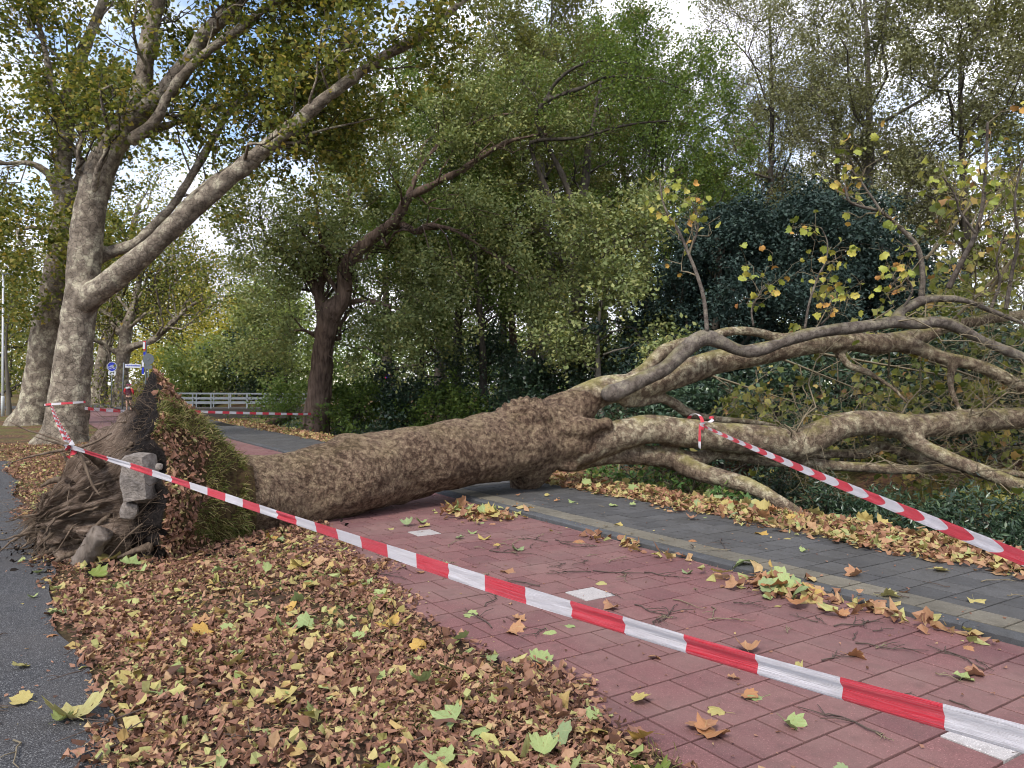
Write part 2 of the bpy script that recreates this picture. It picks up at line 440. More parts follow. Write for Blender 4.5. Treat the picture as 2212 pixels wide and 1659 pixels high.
# ------------------------------------------------------------------ the setting: ground, water, road, paths
def mat_ground():
    t = NT('verge_soil'); p = t.pos()
    v1 = t.voro(p, 17); s1 = t.n('SeparateColor'); t.set(s1, 'Color', v1)
    leafc = t.ramp(s1.outputs[0], [(0.0, (0.055, 0.032, 0.022)), (0.3, (0.14, 0.07, 0.045)), (0.6, (0.2, 0.105, 0.065)), (0.8, (0.24, 0.17, 0.06)), (1.0, (0.27, 0.23, 0.07))], 'CONSTANT')
    soil = t.ramp(t.noise(p, 14, 5), [(0.35, (0.025, 0.018, 0.013)), (0.7, (0.075, 0.05, 0.035))])
    grass = t.ramp(t.noise(p, 30, 4), [(0.35, (0.05, 0.06, 0.015)), (0.7, (0.16, 0.15, 0.045))])
    far = t.n('SeparateXYZ'); t.set(far, 'Vector', p)
    ff = t.ramp(t.math('DIVIDE', far.outputs[1], 60.0), [(0.14, 0.15), (0.3, 0.85)])
    c = t.mix(t.math('MULTIPLY', ff, t.ramp(t.noise(p, 0.9, 4), [(0.3, 0.2), (0.6, 1.0)])), soil, leafc)
    gm = t.math('MULTIPLY', t.ramp(t.noise(p, 0.5, 3), [(0.46, 0.0), (0.56, 0.85)]), ff)
    c = t.mix(gm, c, grass)
    return t.done(t.bsdf(c, 0.95, t.bump(t.noise(p, 40, 5), 0.6, 0.03), 0.1))
M_ground = mat_ground()
def bank(n):
    """height of the ground across the paths: verge, drop to the ditch, far bank"""
    return np.interp(n, [-500, -0.6, 0.0, 0.55, 0.8, 2.2, 2.435, 2.455, 5.3, 7.24, 7.29, 8.1, 8.7, 9.4, 10.3, 11, 14, 15, 16.5, 19, 40, 120, 500],
                     [-0.03, -0.03, -0.03, -0.005, 0.0, 0.005, 0.004, -0.06, -0.06, -0.06, 0.045, 0.05, -0.1, -0.55, -1.25, -1.5, -1.5, -1.0, -0.35, 0.0, 0.2, 0.5, 0.5])
nn = np.unique(np.concatenate([np.linspace(-500, -20, 14), np.linspace(-20, -1, 14), np.linspace(-1, 9, 82), np.array([2.435, 2.455, 7.24, 7.29]), np.linspace(9, 20, 34), np.linspace(20, 60, 20), np.linspace(60, 500, 14)]))
ss = np.unique(np.concatenate([np.linspace(-300, -10, 12), np.linspace(-10, 0, 12), np.linspace(0, 26, 120), np.linspace(26, 80, 36), np.linspace(80, 900, 22)]))
A_, B_ = np.meshgrid(nn, ss, indexing='ij')
gv = np.stack([A_ * NV[0] + B_ * DV[0], A_ * NV[1] + B_ * DV[1], bank(A_)], -1).reshape(-1, 3)
amp = np.interp(A_.ravel(), [0.4, 0.7, 2.1, 2.4, 7.3, 7.5, 9, 10, 11, 15, 17], [0, 1, 1, 0, 0, 1, 1.5, 2, 0, 0, 2.5])
gv[:, 2] += amp * 0.016 * fbm(gv * [2.3, 2.3, 1], 4, 3)
i_, j_ = np.meshgrid(np.arange(len(nn) - 1), np.arange(len(ss) - 1), indexing='ij')
a_ = (i_ * len(ss) + j_).ravel()
tag(link('ground', build_mesh('ground', gv, [np.stack([a_, a_ + len(ss), a_ + len(ss) + 1, a_ + 1], 1)], M_ground)), kind='structure')
def sheet(name, n0, n1, s0, s1, z, mat, steps=2, nedge=None):
    """a strip laid along the paths; nedge(s) bends its right-hand edge"""
    sv = np.linspace(s0, s1, steps); V = []
    for s in sv:
        r_ = n1 if nedge is None else n1 + nedge(s)
        V += [W(n0, s, z), W(r_, s, z)]
    k = np.arange(steps - 1) * 2
    return tag(link(name, build_mesh(name, V, [np.stack([k, k + 1, k + 3, k + 2], 1)], mat, False)), kind='structure')
t = NT('asphalt'); p = t.pos()
sp = t.voro(p, 190); s_ = t.n('SeparateColor'); t.set(s_, 'Color', sp)
c = t.ramp(s_.outputs[0], [(0.0, (0.017, 0.017, 0.019)), (0.55, (0.04, 0.04, 0.044)), (0.85, (0.08, 0.08, 0.085)), (1.0, (0.2, 0.2, 0.2))])
c = t.mix(t.ramp(t.noise(p, 1.3, 5), [(0.35, 0.0), (0.7, 0.5)]), c, (0.075, 0.068, 0.065))
M_asphalt = t.done(t.bsdf(c, 0.85, t.bump(t.math('ADD', t.voro(p, 130, 'F1', 'Distance'), t.noise(p, 60, 3)), 0.7, 0.008), 0.3))
sheet('road', -9.0, 0.5, -12, 20, 0.012, M_asphalt, 400, lambda s: -0.038 * max(s, 0) + 0.06 * math.sin(s * 1.7) + 0.02 * math.sin(s * 4.9))
sheet('far_road', -60, 8.0, 62, 70, 0.02, M_asphalt, 2)
t = NT('joint_sand'); p = t.pos()
M_sand = t.done(t.bsdf(t.ramp(t.noise(p, 60, 4), [(0.3, (0.006, 0.006, 0.005)), (0.7, (0.026, 0.024, 0.018))]), 0.95, t.bump(t.noise(p, 90, 3), 0.5, 0.01), 0.1))
def paver_mat(name, c0, c1, dirt, spec=0.25):
    t = NT(name); p = t.obj()
    rn = t.n('ObjectInfo').outputs['Random']; g = t.pos()
    rn2 = t.math('FRACT', t.math('ADD', rn, t.attr('rnd')))
    c = t.mix(rn2, c0, c1)
    sp = t.voro(g, 230); s_ = t.n('SeparateColor'); t.set(s_, 'Color', sp)
    c = t.mix(0.65, c, t.ramp(s_.outputs[0], [(0.0, 0.62), (0.5, 0.95), (0.93, 1.05), (1.0, 2.3)]), 'MULTIPLY')
    c = t.mix(t.ramp(t.noise(g, 1.1, 5, 0.62), [(0.42, 0.0), (0.68, 0.6)]), c, dirt)
    c = t.mix(t.ramp(t.noise(g, 9, 4, 0.6), [(0.5, 0.0), (0.75, 0.45)]), c, tuple(x * 0.45 for x in dirt))
    return t.done(t.bsdf(c, 0.82, t.bump(t.math('ADD', t.noise(g, 150, 3), t.math('MULTIPLY', t.noise(g, 30, 3), 0.6)), 0.45, 0.004), spec))
M_red = paver_mat('red_concrete', (0.185, 0.088, 0.085), (0.14, 0.066, 0.067), (0.19, 0.122, 0.108))
M_redf = paver_mat('red_concrete_joined', (0.185, 0.088, 0.085), (0.14, 0.066, 0.067), (0.19, 0.122, 0.108))
M_white = paver_mat('pale_concrete', (0.4, 0.375, 0.37), (0.35, 0.33, 0.32), (0.28, 0.24, 0.23))
M_grey = paver_mat('dark_grey_concrete', (0.058, 0.057, 0.058), (0.085, 0.083, 0.083), (0.06, 0.056, 0.05))
M_sandy = paver_mat('sandy_concrete', (0.165, 0.147, 0.115), (0.125, 0.114, 0.093), (0.1, 0.088, 0.066))
M_kerb = paver_mat('kerb_concrete', (0.085, 0.088, 0.094), (0.065, 0.067, 0.072), (0.05, 0.046, 0.04))
path = sheet('cycle_path', 2.44, 5.43, -3, 34, -0.014, M_sand)
walk = sheet('footpath', 5.43, 7.3, -3, 34, 0.035, M_sand)
fr = sheet('cycle_path', 2.44, 5.42, 34, 62, 0.008, M_red)
fw = sheet('footpath', 5.42, 7.3, 34, 62, 0.06, M_grey)
def paver_mesh(name, l, w, h, mat, ch=0.0025, gap=0.015):
    """slab with chamfered rim; x across the path, y along it"""
    a, b = w / 2 - gap / 2, l / 2 - gap / 2
    sg = np.array([[-1, -1], [1, -1], [1, 1], [-1, 1]])
    V = np.vstack([np.hstack([sg * [a, b], np.full((4, 1), -h)]), np.hstack([sg * [a, b], np.full((4, 1), -ch)]), np.hstack([sg * [a - ch, b - ch], np.zeros((4, 1))])])
    q = [[k, (k + 1) % 4, 4 + (k + 1) % 4, 4 + k] for k in range(4)] + [[4 + k, 4 + (k + 1) % 4, 8 + (k + 1) % 4, 8 + k] for k in range(4)] + [[8, 9, 10, 11]]
    return build_mesh(name, V, [np.array(q)], mat, False), V, np.array(q)
ROT = math.atan2(DV[1], DV[0]) - math.pi / 2
Rz = np.array([[math.cos(ROT), -math.sin(ROT), 0], [math.sin(ROT), math.cos(ROT), 0], [0, 0, 1]])
def lay(parent, spots, thick, mat, stuffname, limit=300, matjoin=None, plain_name='paving_slab'):
    """spots: (n, s, z, width, length, material override); nearest ones are single slabs, the rest one joined part"""
    spots.sort(key=lambda q: math.hypot(*W(q[0], q[1])[:2]))
    cache, mb, rr = {}, MB(), np.random.default_rng(11)
    for k, (n_, s_, z_, w_, l_, mo) in enumerate(spots):
        c = W(n_, s_, z_ + rr.normal() * 0.0012)
        tilt = rr.normal(size=2) * 0.0028
        if k < limit:
            key = (w_, l_, mo.name if mo else '')
            if key not in cache: cache[key] = paver_mesh('paving_slab', l_, w_, thick, mo or mat)[0]
            o = link(plain_name, cache[key], parent, tuple(c)); o.rotation_euler = (tilt[0], tilt[1], ROT)
        else:
            _, V, q = None, *paver_raw(l_, w_, thick)
            mb.add((V + np.c_[np.zeros((len(V), 2)), V[:, 0] * tilt[0] + V[:, 1] * tilt[1]]) @ Rz.T + c, [q], rnd=rr.random())
    if mb.n: tag(link(stuffname, mb.mesh(stuffname, matjoin or mat, False), parent), kind='stuff')
def paver_raw(l, w, h, ch=0.0025, gap=0.015):
    a, b = w / 2 - gap / 2, l / 2 - gap / 2
    sg = np.array([[-1, -1], [1, -1], [1, 1], [-1, 1]])
    V = np.vstack([np.hstack([sg * [a, b], np.full((4, 1), -h)]), np.hstack([sg * [a, b], np.full((4, 1), -ch)]), np.hstack([sg * [a - ch, b - ch], np.zeros((4, 1))])])
    q = [[k, (k + 1) % 4, 4 + (k + 1) % 4, 4 + k] for k in range(4)] + [[4 + k, 4 + (k + 1) % 4, 8 + (k + 1) % 4, 8 + k] for k in range(4)] + [[8, 9, 10, 11]]
    return V, np.array(q)
def visible(n_, s_, m=0.5):
    p_ = W(n_, s_)
    if p_[1] < 2.9: return False
    u = CX + F * p_[0] / p_[1]
    return -140 < u < 2360
spots = []
for k in range(-2, 112):                       # rows across the path, every other row shifted half a slab
    s_ = 1.81 + 0.3 * (k - 2) * 1.0
    half = (k % 2 == 0)
    edges = [2.46, 2.66]
    x = 2.66 + (0.15 if half else 0.3)
    while x < 5.40: edges.append(x); x += 0.3
    edges.append(5.41)
    for a, b in zip(edges[:-1], edges[1:]):
        if b - a < 0.05: continue
        n_ = (a + b) / 2
        if not visible(n_, s_): continue
        white = (k - 2) % 10 == 0 and abs(n_ - 3.86) < 0.16
        spots.append((n_, s_, 0.010, round(b - a, 3), 0.3, M_white if white else None))
lay(path, spots, 0.03, M_red, 'far_paving', 300, M_redf)
# a dark slab set under the trunk, next to the pale one
spots = []
for k in range(-2, 100):
    s_ = 1.75 + 0.3 * (k - 2)
    if visible(5.68, s_): spots.append((5.695, s_, 0.062, 0.3, 0.3, M_sandy))
    x = 5.845 + (0.0 if k % 2 else 0.15)
    if not k % 2 and visible(5.92, s_): spots.append((5.92, s_, 0.062, 0.15, 0.3, None))
    while x < 7.25:
        w_ = min(0.3, 7.3 - x)
        if w_ > 0.08 and visible(x + w_ / 2, s_): spots.append((x + w_ / 2, s_, 0.06, round(w_, 3), 0.3, None))
        x += 0.3
lay(walk, spots, 0.03, M_grey, 'far_paving', 300)
# kerb stones: long, dark, a little step up from the red path
def kerb_mesh():
    pr = np.array([[-0.06, -0.12], [-0.06, 0.045], [-0.035, 0.062], [0.058, 0.062], [0.058, -0.12]])
    L = 0.497; V = np.vstack([np.c_[pr[:, 0], np.full(5, y), pr[:, 1]] for y in (-L, L)])
    q = [[k, k + 1, k + 6, k + 5] for k in range(4)]
    return build_mesh('kerb_stone', V, [np.array(q), np.array([[4, 3, 2, 1, 0], [5, 6, 7, 8, 9]])], M_kerb, False)
KM = kerb_mesh()
for k in range(1, 34):
    o = link('kerb_stone', KM, walk, tuple(W(5.475, k + 0.2, 0.0))); o.rotation_euler = (0, 0, ROT)
t = NT('ditch_water'); p = t.pos()
M_water = t.done(t.bsdf((0.012, 0.014, 0.009), 0.08, t.bump(t.noise(p, 6, 3), 0.15, 0.02), 0.5))
sheet('ditch_water', 9.6, 15.4, -60, 200, -1.12, M_water)
# ------------------------------------------------------------------ the fallen plane tree
ROOTC = P(348, 1160, 8.38); ROOTC[2] = 0.36
AX = unit(np.array([0.905, 0.42, 0.035]))
M_bark_trunk = bark_plane('flaking_trunk_bark', (0.09, 0.056, 0.038), (0.185, 0.126, 0.086), (0.31, 0.23, 0.15), 2.2, 0.12, 0.4, 1.0, 1.2)
M_bark_limb = bark_plane('mottled_limb_bark', (0.1, 0.07, 0.05), (0.175, 0.132, 0.093), (0.36, 0.31, 0.215), 1.35, 0.6, 0.7, 0.7, 1.0)
M_bark_smooth = bark_plane('smooth_grey_limb_bark', (0.075, 0.06, 0.05), (0.12, 0.1, 0.085), (0.19, 0.165, 0.13), 1.2, 0.4, 0.2, 0.2, 0.5)
fallen = thing('fallen_plane_tree', (ROOTC[0], ROOTC[1], 0), 'huge uprooted plane tree lying across the red cycle path', 'tree')
def Z5(lst): return [(1123.3 + 0.4922 * a[0], 604.8 + 0.4922 * a[1], 0.4922 * a[2]) for a in lst]
def strand_q(lst, lab):            # (u, v, Y, width)
    return lab, np.array([P(a[0], a[1], a[2]) for a in lst]), np.array([a[3] / 2 * a[2] / F for a in lst])
trunk_pts = [(600, 1066, 9.2, 162), (690, 1044, 9.6, 168), (770, 1024, 9.95, 172), (850, 1008, 10.35, 158), (930, 990, 10.75, 150), (1010, 975, 11.15, 148), (1090, 962, 11.55, 150), (1150, 950, 11.85, 140)]
lab, tp, tr_ = strand_q(trunk_pts, 'trunk')
tp = np.vstack([ROOTC + AX * 0.25, ROOTC + AX * 0.72 + [0, 0, 0.02], tp]); tr_ = np.concatenate([[0.55, 0.47], tr_])
S_ = [('trunk', tp, tr_)]
S_ += [strand_q([(1100, 955, 11.7, 135), (1180, 955, 11.95, 120), (1250, 950, 12.05, 95)], 'trunk'),
       strand_q([(1120, 930, 11.8, 118), (1190, 905, 12.0, 100), (1260, 873, 12.2, 76)], 'trunk'),
       strand_q([(1082, 920, 11.62, 72), (1125, 902, 11.6, 84), (1180, 900, 11.72, 72), (1215, 905, 11.8, 50)], 'trunk'),
       strand_q([(1180, 925, 11.7, 50), (1240, 923, 11.75, 48), (1262, 924, 11.75, 44), (1310, 914, 11.9, 34)], 'trunk'),
       strand_q([(1150, 985, 11.9, 120), (1142, 1022, 12.0, 96), (1130, 1050, 12.05, 66), (1122, 1062, 12.05, 40)], 'broken_stub'),
       strand_q([(1195, 985, 11.9, 60), (1235, 1005, 11.9, 34)], 'trunk')]
LA = [(250, 740, 170), (400, 690, 138), (560, 655, 130), (700, 668, 128), (900, 690, 130), (1080, 705, 138), (1210, 725, 130), (1300, 690, 130), (1400, 642, 122), (1550, 628, 112), (1700, 645, 116), (1800, 640, 108), (1950, 622, 108), (2100, 612, 100), (2250, 600, 96), (2450, 580, 84), (2700, 560, 70)]
S_.append(qs(Z5(LA), 12.05, 13.6, 'limb_a'))
S_.append(qs(Z5([(1200, 740, 100), (1225, 780, 52)]), 12.7, 12.65, 'limb_a'))
S_.append(qs(Z5([(1690, 660, 100), (1760, 725, 76), (1850, 772, 70), (1960, 815, 68), (2080, 862, 66), (2230, 920, 60), (2400, 985, 50)]), 13.0, 12.0, 'limb_a2'))
S_.append(qs(Z5([(200, 570, 150), (320, 505, 140), (400, 480, 130), (500, 470, 118), (600, 448, 112), (700, 412, 116), (850, 362, 108), (1000, 335, 106), (1150, 305, 98), (1300, 282, 90), (1450, 272, 88), (1560, 282, 90), (1660, 268, 86), (1780, 240, 70), (1880, 205, 56), (2000, 180, 50), (2100, 165, 48), (2250, 150, 44), (2450, 130, 30)]), 12.15, 14.3, 'limb_b3'))
S_.append(qs(Z5([(1640, 275, 80), (1750, 300, 70), (1850, 340, 64), (2000, 372, 58), (2120, 425, 52), (2250, 500, 44), (2400, 580, 36)]), 13.5, 13.2, 'limb_b4'))
S_.append(qs(Z5([(395, 500, 84), (450, 480, 72), (540, 435, 66), (640, 385, 68), (720, 310, 72), (805, 252, 70), (880, 272, 60), (960, 308, 58), (1040, 312, 58), (1150, 275, 54), (1300, 230, 58), (1500, 205, 58), (1640, 185, 60), (1740, 192, 52), (1850, 185, 50), (1950, 225, 48), (2050, 275, 44), (2230, 350, 40), (2400, 430, 30)]), 11.95, 12.7, 'limb_b2'))
S_.append(qs(Z5([(1630, 190, 50), (1675, 135, 44), (1750, 95, 40), (1830, 80, 34), (1950, 90, 29), (2080, 140, 25), (2230, 200, 20)]), 12.55, 12.9, 'limb_b5'))
S_.append(qs(Z5([(460, 470, 90), (560, 385, 64), (620, 320, 66), (700, 285, 58), (800, 268, 50), (880, 235, 46), (960, 222, 46), (1050, 232, 46), (1130, 252, 44), (1250, 250, 40), (1400, 262, 36)]), 12.4, 13.6, 'limb_b1'))
S_.append(qs(Z5([(460, 530, 60), (540, 535, 44), (620, 520, 44), (680, 545, 48), (740, 585, 44), (860, 612, 36), (1010, 622, 26), (1120, 640, 18)]), 12.4, 13.6, 'limb_c'))
S_.append(qs(Z5([(240, 790, 110), (340, 772, 84), (450, 765, 82), (600, 772, 92), (720, 795, 100), (780, 790, 76), (850, 762, 62), (950, 770, 54), (1100, 792, 50), (1300, 808, 50), (1500, 822, 46), (1700, 832, 44), (1900, 826, 42), (2050, 840, 36), (2250, 858, 30)]), 12.2, 13.3, 'limb_d'))
S_.append(qs(Z5([(720, 810, 96), (790, 842, 84), (900, 872, 80), (1030, 915, 74), (1130, 970, 64), (1250, 1050, 54), (1330, 1110, 44)]), 12.3, 10.6, 'limb_d2'))
S_.append(qs(Z5([(1000, 785, 40), (1120, 780, 46), (1250, 768, 46), (1400, 762, 44), (1510, 760, 50), (1580, 728, 48), (1650, 748, 46), (1780, 788, 40), (1950, 820, 34)]), 13.1, 13.6, 'limb_d3'))
S_.append(qs(Z5([(1395, 310, 50), (1440, 370, 34), (1530, 408, 30), (1630, 470, 22), (1700, 540, 16)]), 13.35, 13.0, 'limb_e'))
S_.append(qs(Z5([(1905, 360, 44), (1888, 430, 30), (1895, 490, 28), (1925, 560, 22), (1950, 640, 16)]), 13.35, 13.3, 'limb_f'))
def fdisp(V, L, labs):
    t_ = (V - ROOTC) @ AX
    base = 0.032 * fbm(V * 2.2, 3, 5) + 0.004 * fbm(V * 9, 2, 9)
    istr = np.isin(L, [labs.index('trunk'), labs.index('broken_stub')])
    b = P(1135, 893, 11.6); burl = np.exp(-(np.linalg.norm(V - b, axis=1) / 0.5) ** 2)
    rough = np.abs(vnoise(V * 9, 21)) * 0.09 - 0.03 + 0.02 * vnoise(V * 22, 23)
    return np.where(istr, base * 1.3 + 0.006 * np.abs(vnoise(V * [9, 9, 9], 2)), base * 0.45) + burl * rough * 1.1
FW = fuse(S_, 0.035, 3, fdisp)
for lab, (V, po) in FW.items():
    nm = 'trunk' if lab == 'trunk' else 'broken_stub' if lab == 'broken_stub' else 'limb'
    m = M_bark_trunk if lab in ('trunk', 'broken_stub') else M_bark_smooth if lab in ('limb_b2', 'limb_b5') else M_bark_limb
    o = link(nm, build_mesh(nm, V, po, m), fallen)
    if lab == 'limb_b2': o['label'] = 'smooth dark grey limb snaking over the paler ones'
    if lab == 'broken_stub': o['label'] = 'dark broken stub pressed into the grey footpath'

# ---- root plate: a double cone of soil round the trunk axis; the rim is the ridge seen edge-on
e1 = unit(np.cross(AX, [0, 0, 1.0])); e2 = np.cross(e1, AX)         # e1 points to the camera side, e2 up
NT_, NP_ = 220, 150
th = np.linspace(0, 2 * np.pi, NT_, endpoint=False)
prof_t = np.array([0.95, 0.78, 0.5, 0.28, 0.14, 0.06, 0.0, -0.08, -0.2, -0.42, -0.7, -0.95, -1.1, -1.16])
prof_r = np.array([0.42, 0.50, 0.78, 1.02, 1.16, 1.24, 1.28, 1.2, 1.08, 0.97, 0.9, 0.76, 0.5, 0.0])
x_ = np.linspace(0, len(prof_t) - 1, NP_)
pt = np.interp(x_, np.arange(len(prof_t)), prof_t); pr_ = np.interp(x_, np.arange(len(prof_t)), prof_r)
TH, PTm = np.meshgrid(th, pt, indexing='ij'); _, PRm = np.meshgrid(th, pr_, indexing='ij')
upness = np.sin(TH)                                                  # 1 = straight up
rimshape = 1.0 + 0.05 * np.maximum(upness, 0) + 0.04 * np.sin(5 * TH + 1) + 0.025 * np.sin(11 * TH)
spike = 0.10 * np.exp(-((TH - np.pi / 2) / 0.22) ** 2)               # the sharp top of the ridge
und = np.clip((-PTm - 0.1) / 0.5, 0, 1)                              # underside of the plate
Rm = PRm * (1 + (rimshape - 1 + spike) * np.clip(PRm / 1.28, 0, 1) ** 2)
low = np.clip(-PTm, 0, 2) * np.maximum(upness, 0) * 0.42             # the soil slope sinks towards the tips of the roots
pos = ROOTC + PTm[..., None] * AX + Rm[..., None] * (np.cos(TH)[..., None] * e1 + np.sin(TH)[..., None] * e2)
pos[..., 2] -= low
pf = pos.reshape(-1, 3)
# fibrous streaks run along the roots (from rim to tip) on the underside
streak = vnoise(np.stack([TH.ravel() * 26, PTm.ravel() * 3.2, TH.ravel() * 0], 1), 31) * 0.045 + vnoise(np.stack([TH.ravel() * 60, PTm.ravel() * 5, TH.ravel() * 0], 1), 33) * 0.022
lump = fbm(pf * 3.1, 4, 17) * 0.09 + fbm(pf * 11, 3, 19) * (0.022 + 0.03 * und.ravel())
edge = np.exp(-(PTm.ravel() / 0.12) ** 2) * vnoise(np.stack([TH.ravel() * 16, PTm.ravel() * 6, TH.ravel() * 0], 1), 37) * 0.05
ax_j = (0.05 * vnoise(np.stack([TH.ravel() * 4, TH.ravel() * 0, TH.ravel() * 0], 1), 71) + 0.05 * vnoise(np.stack([TH.ravel() * 13, TH.ravel() * 0, TH.ravel() * 0], 1), 72)) * np.exp(-(PTm.ravel() / 0.3) ** 2)
pf = pf + AX * ax_j[:, None]
dirv = unit((pos - (ROOTC + PTm[..., None] * AX)).reshape(-1, 3))
grooves = np.abs(vnoise(np.stack([TH.ravel() * 5, PTm.ravel() * 1.6, TH.ravel() * 0], 1), 39)) * -0.3 * und.ravel() + 0.09 * fbm(pf * 4.3, 3, 43) * und.ravel()
pf = pf + dirv * ((streak * und.ravel()) + lump + edge + grooves + 0.09 * und.ravel())[:, None]
gi, gj = np.meshgrid(np.arange(NT_), np.arange(NP_ - 1), indexing='ij')
a = (gi * NP_ + gj).ravel(); b = (((gi + 1) % NT_) * NP_ + gj).ravel()
quad = np.stack([a, a + 1, b + 1, b], 1)
turfmask = (PTm.ravel() + 0.02 + 0.05 * vnoise(pf * 7, 41))            # >0: old ground surface
t = NT('root_soil'); p = t.obj()
axv = t.attr('axial'); thv = t.attr('turn')
cmb = t.n('CombineXYZ'); t.set(cmb, 'X', t.math('MULTIPLY', thv, 14.0)); t.set(cmb, 'Y', t.math('MULTIPLY', axv, 1.6))
fib = t.noise(cmb.outputs[0], 5.0, 6, 0.7, 0.4)
soil = t.ramp(fib, [(0.3, (0.06, 0.04, 0.03)), (0.48, (0.16, 0.115, 0.088)), (0.7, (0.34, 0.265, 0.21))])
black = t.ramp(t.noise(p, 30, 5), [(0.3, (0.008, 0.007, 0.007)), (0.7, (0.03, 0.024, 0.022))])
turf = t.ramp(t.noise(p, 22, 5), [(0.3, (0.03, 0.022, 0.013)), (0.5, (0.085, 0.055, 0.03)), (0.7, (0.1, 0.09, 0.03))])
edge_n = t.math('ADD', axv, t.math('MULTIPLY', t.math('SUBTRACT', t.noise(p, 3.5, 4), 0.5), 0.5))
c = t.mix(t.ramp(t.math('ADD', edge_n, 0.5), [(0.1, 1.0), (0.3, 0.0)]), black, soil)
c = t.mix(t.ramp(t.math('ADD', axv, 0.5), [(0.5, 0.0), (0.53, 1.0)]), c, turf)
M_root = t.done(t.bsdf(c, 0.95, t.bump(t.math('ADD', fib, t.math('MULTIPLY', t.noise(p, 60, 4), 0.7)), 1.0, 0.04), 0.08))
rp_o = link('root_plate', build_mesh('root_plate', pf, [quad], M_root, True, {'axial': PTm.ravel(), 'turn': np.abs(TH.ravel() - np.pi)}), fallen)
rp_o['label'] = 'upturned root plate of dark soil with grass and leaves on its old ground side'
# the roots themselves, each a part; fine ones joined
M_rootwood = bark_ridge('root_wood', (0.05, 0.035, 0.026), (0.2, 0.15, 0.11), 14)
M_rootpale = bark_ridge('dusty_root_wood', (0.08, 0.062, 0.05), (0.22, 0.185, 0.16), 9)
rr = np.random.default_rng(5)
roots_q = [   # picture points (u, v, Y, width)
    [(240, 1060, 8.3, 34), (180, 1045, 8.1, 22), (120, 1040, 8.0, 12), (85, 1052, 7.9, 5)],
    [(270, 1135, 7.6, 30), (205, 1155, 7.5, 18), (140, 1175, 7.4, 13), (80, 1200, 7.35, 8), (60, 1210, 7.3, 4)],
    [(250, 1100, 7.9, 26), (170, 1110, 7.7, 18), (115, 1130, 7.6, 12), (70, 1155, 7.5, 6)],
    [(280, 990, 8.8, 34), (235, 985, 8.9, 26), (205, 1000, 8.9, 16), (180, 1005, 9.0, 8)],
    [(240, 1020, 7.9, 26), (200, 988, 7.4, 15), (165, 968, 7.1, 9), (120, 955, 7.0, 5), (70, 940, 6.9, 2)],
    [(230, 1025, 8.6, 18), (185, 1020, 8.5, 12), (160, 1010, 8.4, 8), (130, 975, 8.3, 4), (100, 985, 8.3, 2)],
    [(165, 968, 7.1, 9), (110, 975, 7.0, 6), (60, 985, 6.9, 4), (15, 1005, 6.8, 2)],
    [(165, 968, 7.1, 8), (105, 945, 7.1, 4), (60, 930, 7.1, 3), (20, 915, 7.0, 2)],
    [(165, 968, 7.1, 8), (210, 950, 7.2, 5), (240, 935, 7.3, 3)],
    [(165, 968, 7.1, 9), (185, 1010, 7.1, 7), (205, 1055, 7.1, 5), (215, 1070, 7.1, 3)],
    [(260, 1170, 7.5, 24), (200, 1185, 7.4, 18), (150, 1200, 7.35, 12), (110, 1222, 7.2, 6)],
    [(330, 1180, 7.3, 24), (290, 1192, 7.2, 12), (255, 1205, 7.15, 6)],
    [(235, 1075, 8.0, 20), (150, 1072, 7.9, 8), (100, 1068, 7.9, 4)]]
for k, l in enumerate(roots_q):
    _, p_, r_ = strand_q(l, 'r'); q_, rq = resample(p_, r_, 0.05)
    q_ = q_ + 0.02 * np.stack([vnoise(q_ * 5 + 7 * k, 51), vnoise(q_ * 5 + 9 * k, 52), vnoise(q_ * 5 + 3 * k, 53)], 1)
    V, po = tubes(q_, rq * (1 + 0.2 * vnoise(q_ * 12, 55)), 9, True)
    link('root', build_mesh('root', V, po, M_rootwood), fallen)
_, p_, r_ = strand_q([(176, 1222, 7.25, 44), (196, 1188, 7.2, 46), (214, 1158, 7.15, 44), (219, 1150, 7.14, 42)], 'r')
q_, rq = resample(p_, r_, 0.02); V, po = tubes(q_, rq * (1 + 0.12 * vnoise(q_ * 14, 58)), 18, True); V = V + 0.012 * fbm(V * 20, 3, 60)[:, None]
o = link('root', build_mesh('root', V, po, M_rootpale), fallen); o['label'] = 'thick sawn-off root stub at the foot of the root plate'
# torn side roots of middling size, each a part
cand = np.where((PTm.ravel() < -0.12) & (pf[:, 2] > 0.08) & (np.cos(TH.ravel()) > -0.25))[0]
for k, i in enumerate(rr.choice(cand, 46, replace=False)):
    d = unit(-AX * rr.uniform(0.2, 0.9) + dirv[i] * rr.uniform(0.1, 0.6) + np.array([0, 0, -0.35]) + rr.normal(size=3) * 0.25); L = rr.uniform(0.15, 0.5); K = 8; tt = np.linspace(0, 1, K)
    q_ = pf[i] - d * 0.08 + d * (L * tt)[:, None] + np.cumsum(rr.normal(size=(K, 3)), 0) * L * 0.035; q_[:, 2] -= 0.12 * L * tt ** 2; q_[:, 2] = np.maximum(q_[:, 2], 0.02)
    V, po = tubes(q_, rr.uniform(0.009, 0.028) * (1 - 0.78 * tt), 7, True); link('root', build_mesh('root', V, po, M_rootwood), fallen)
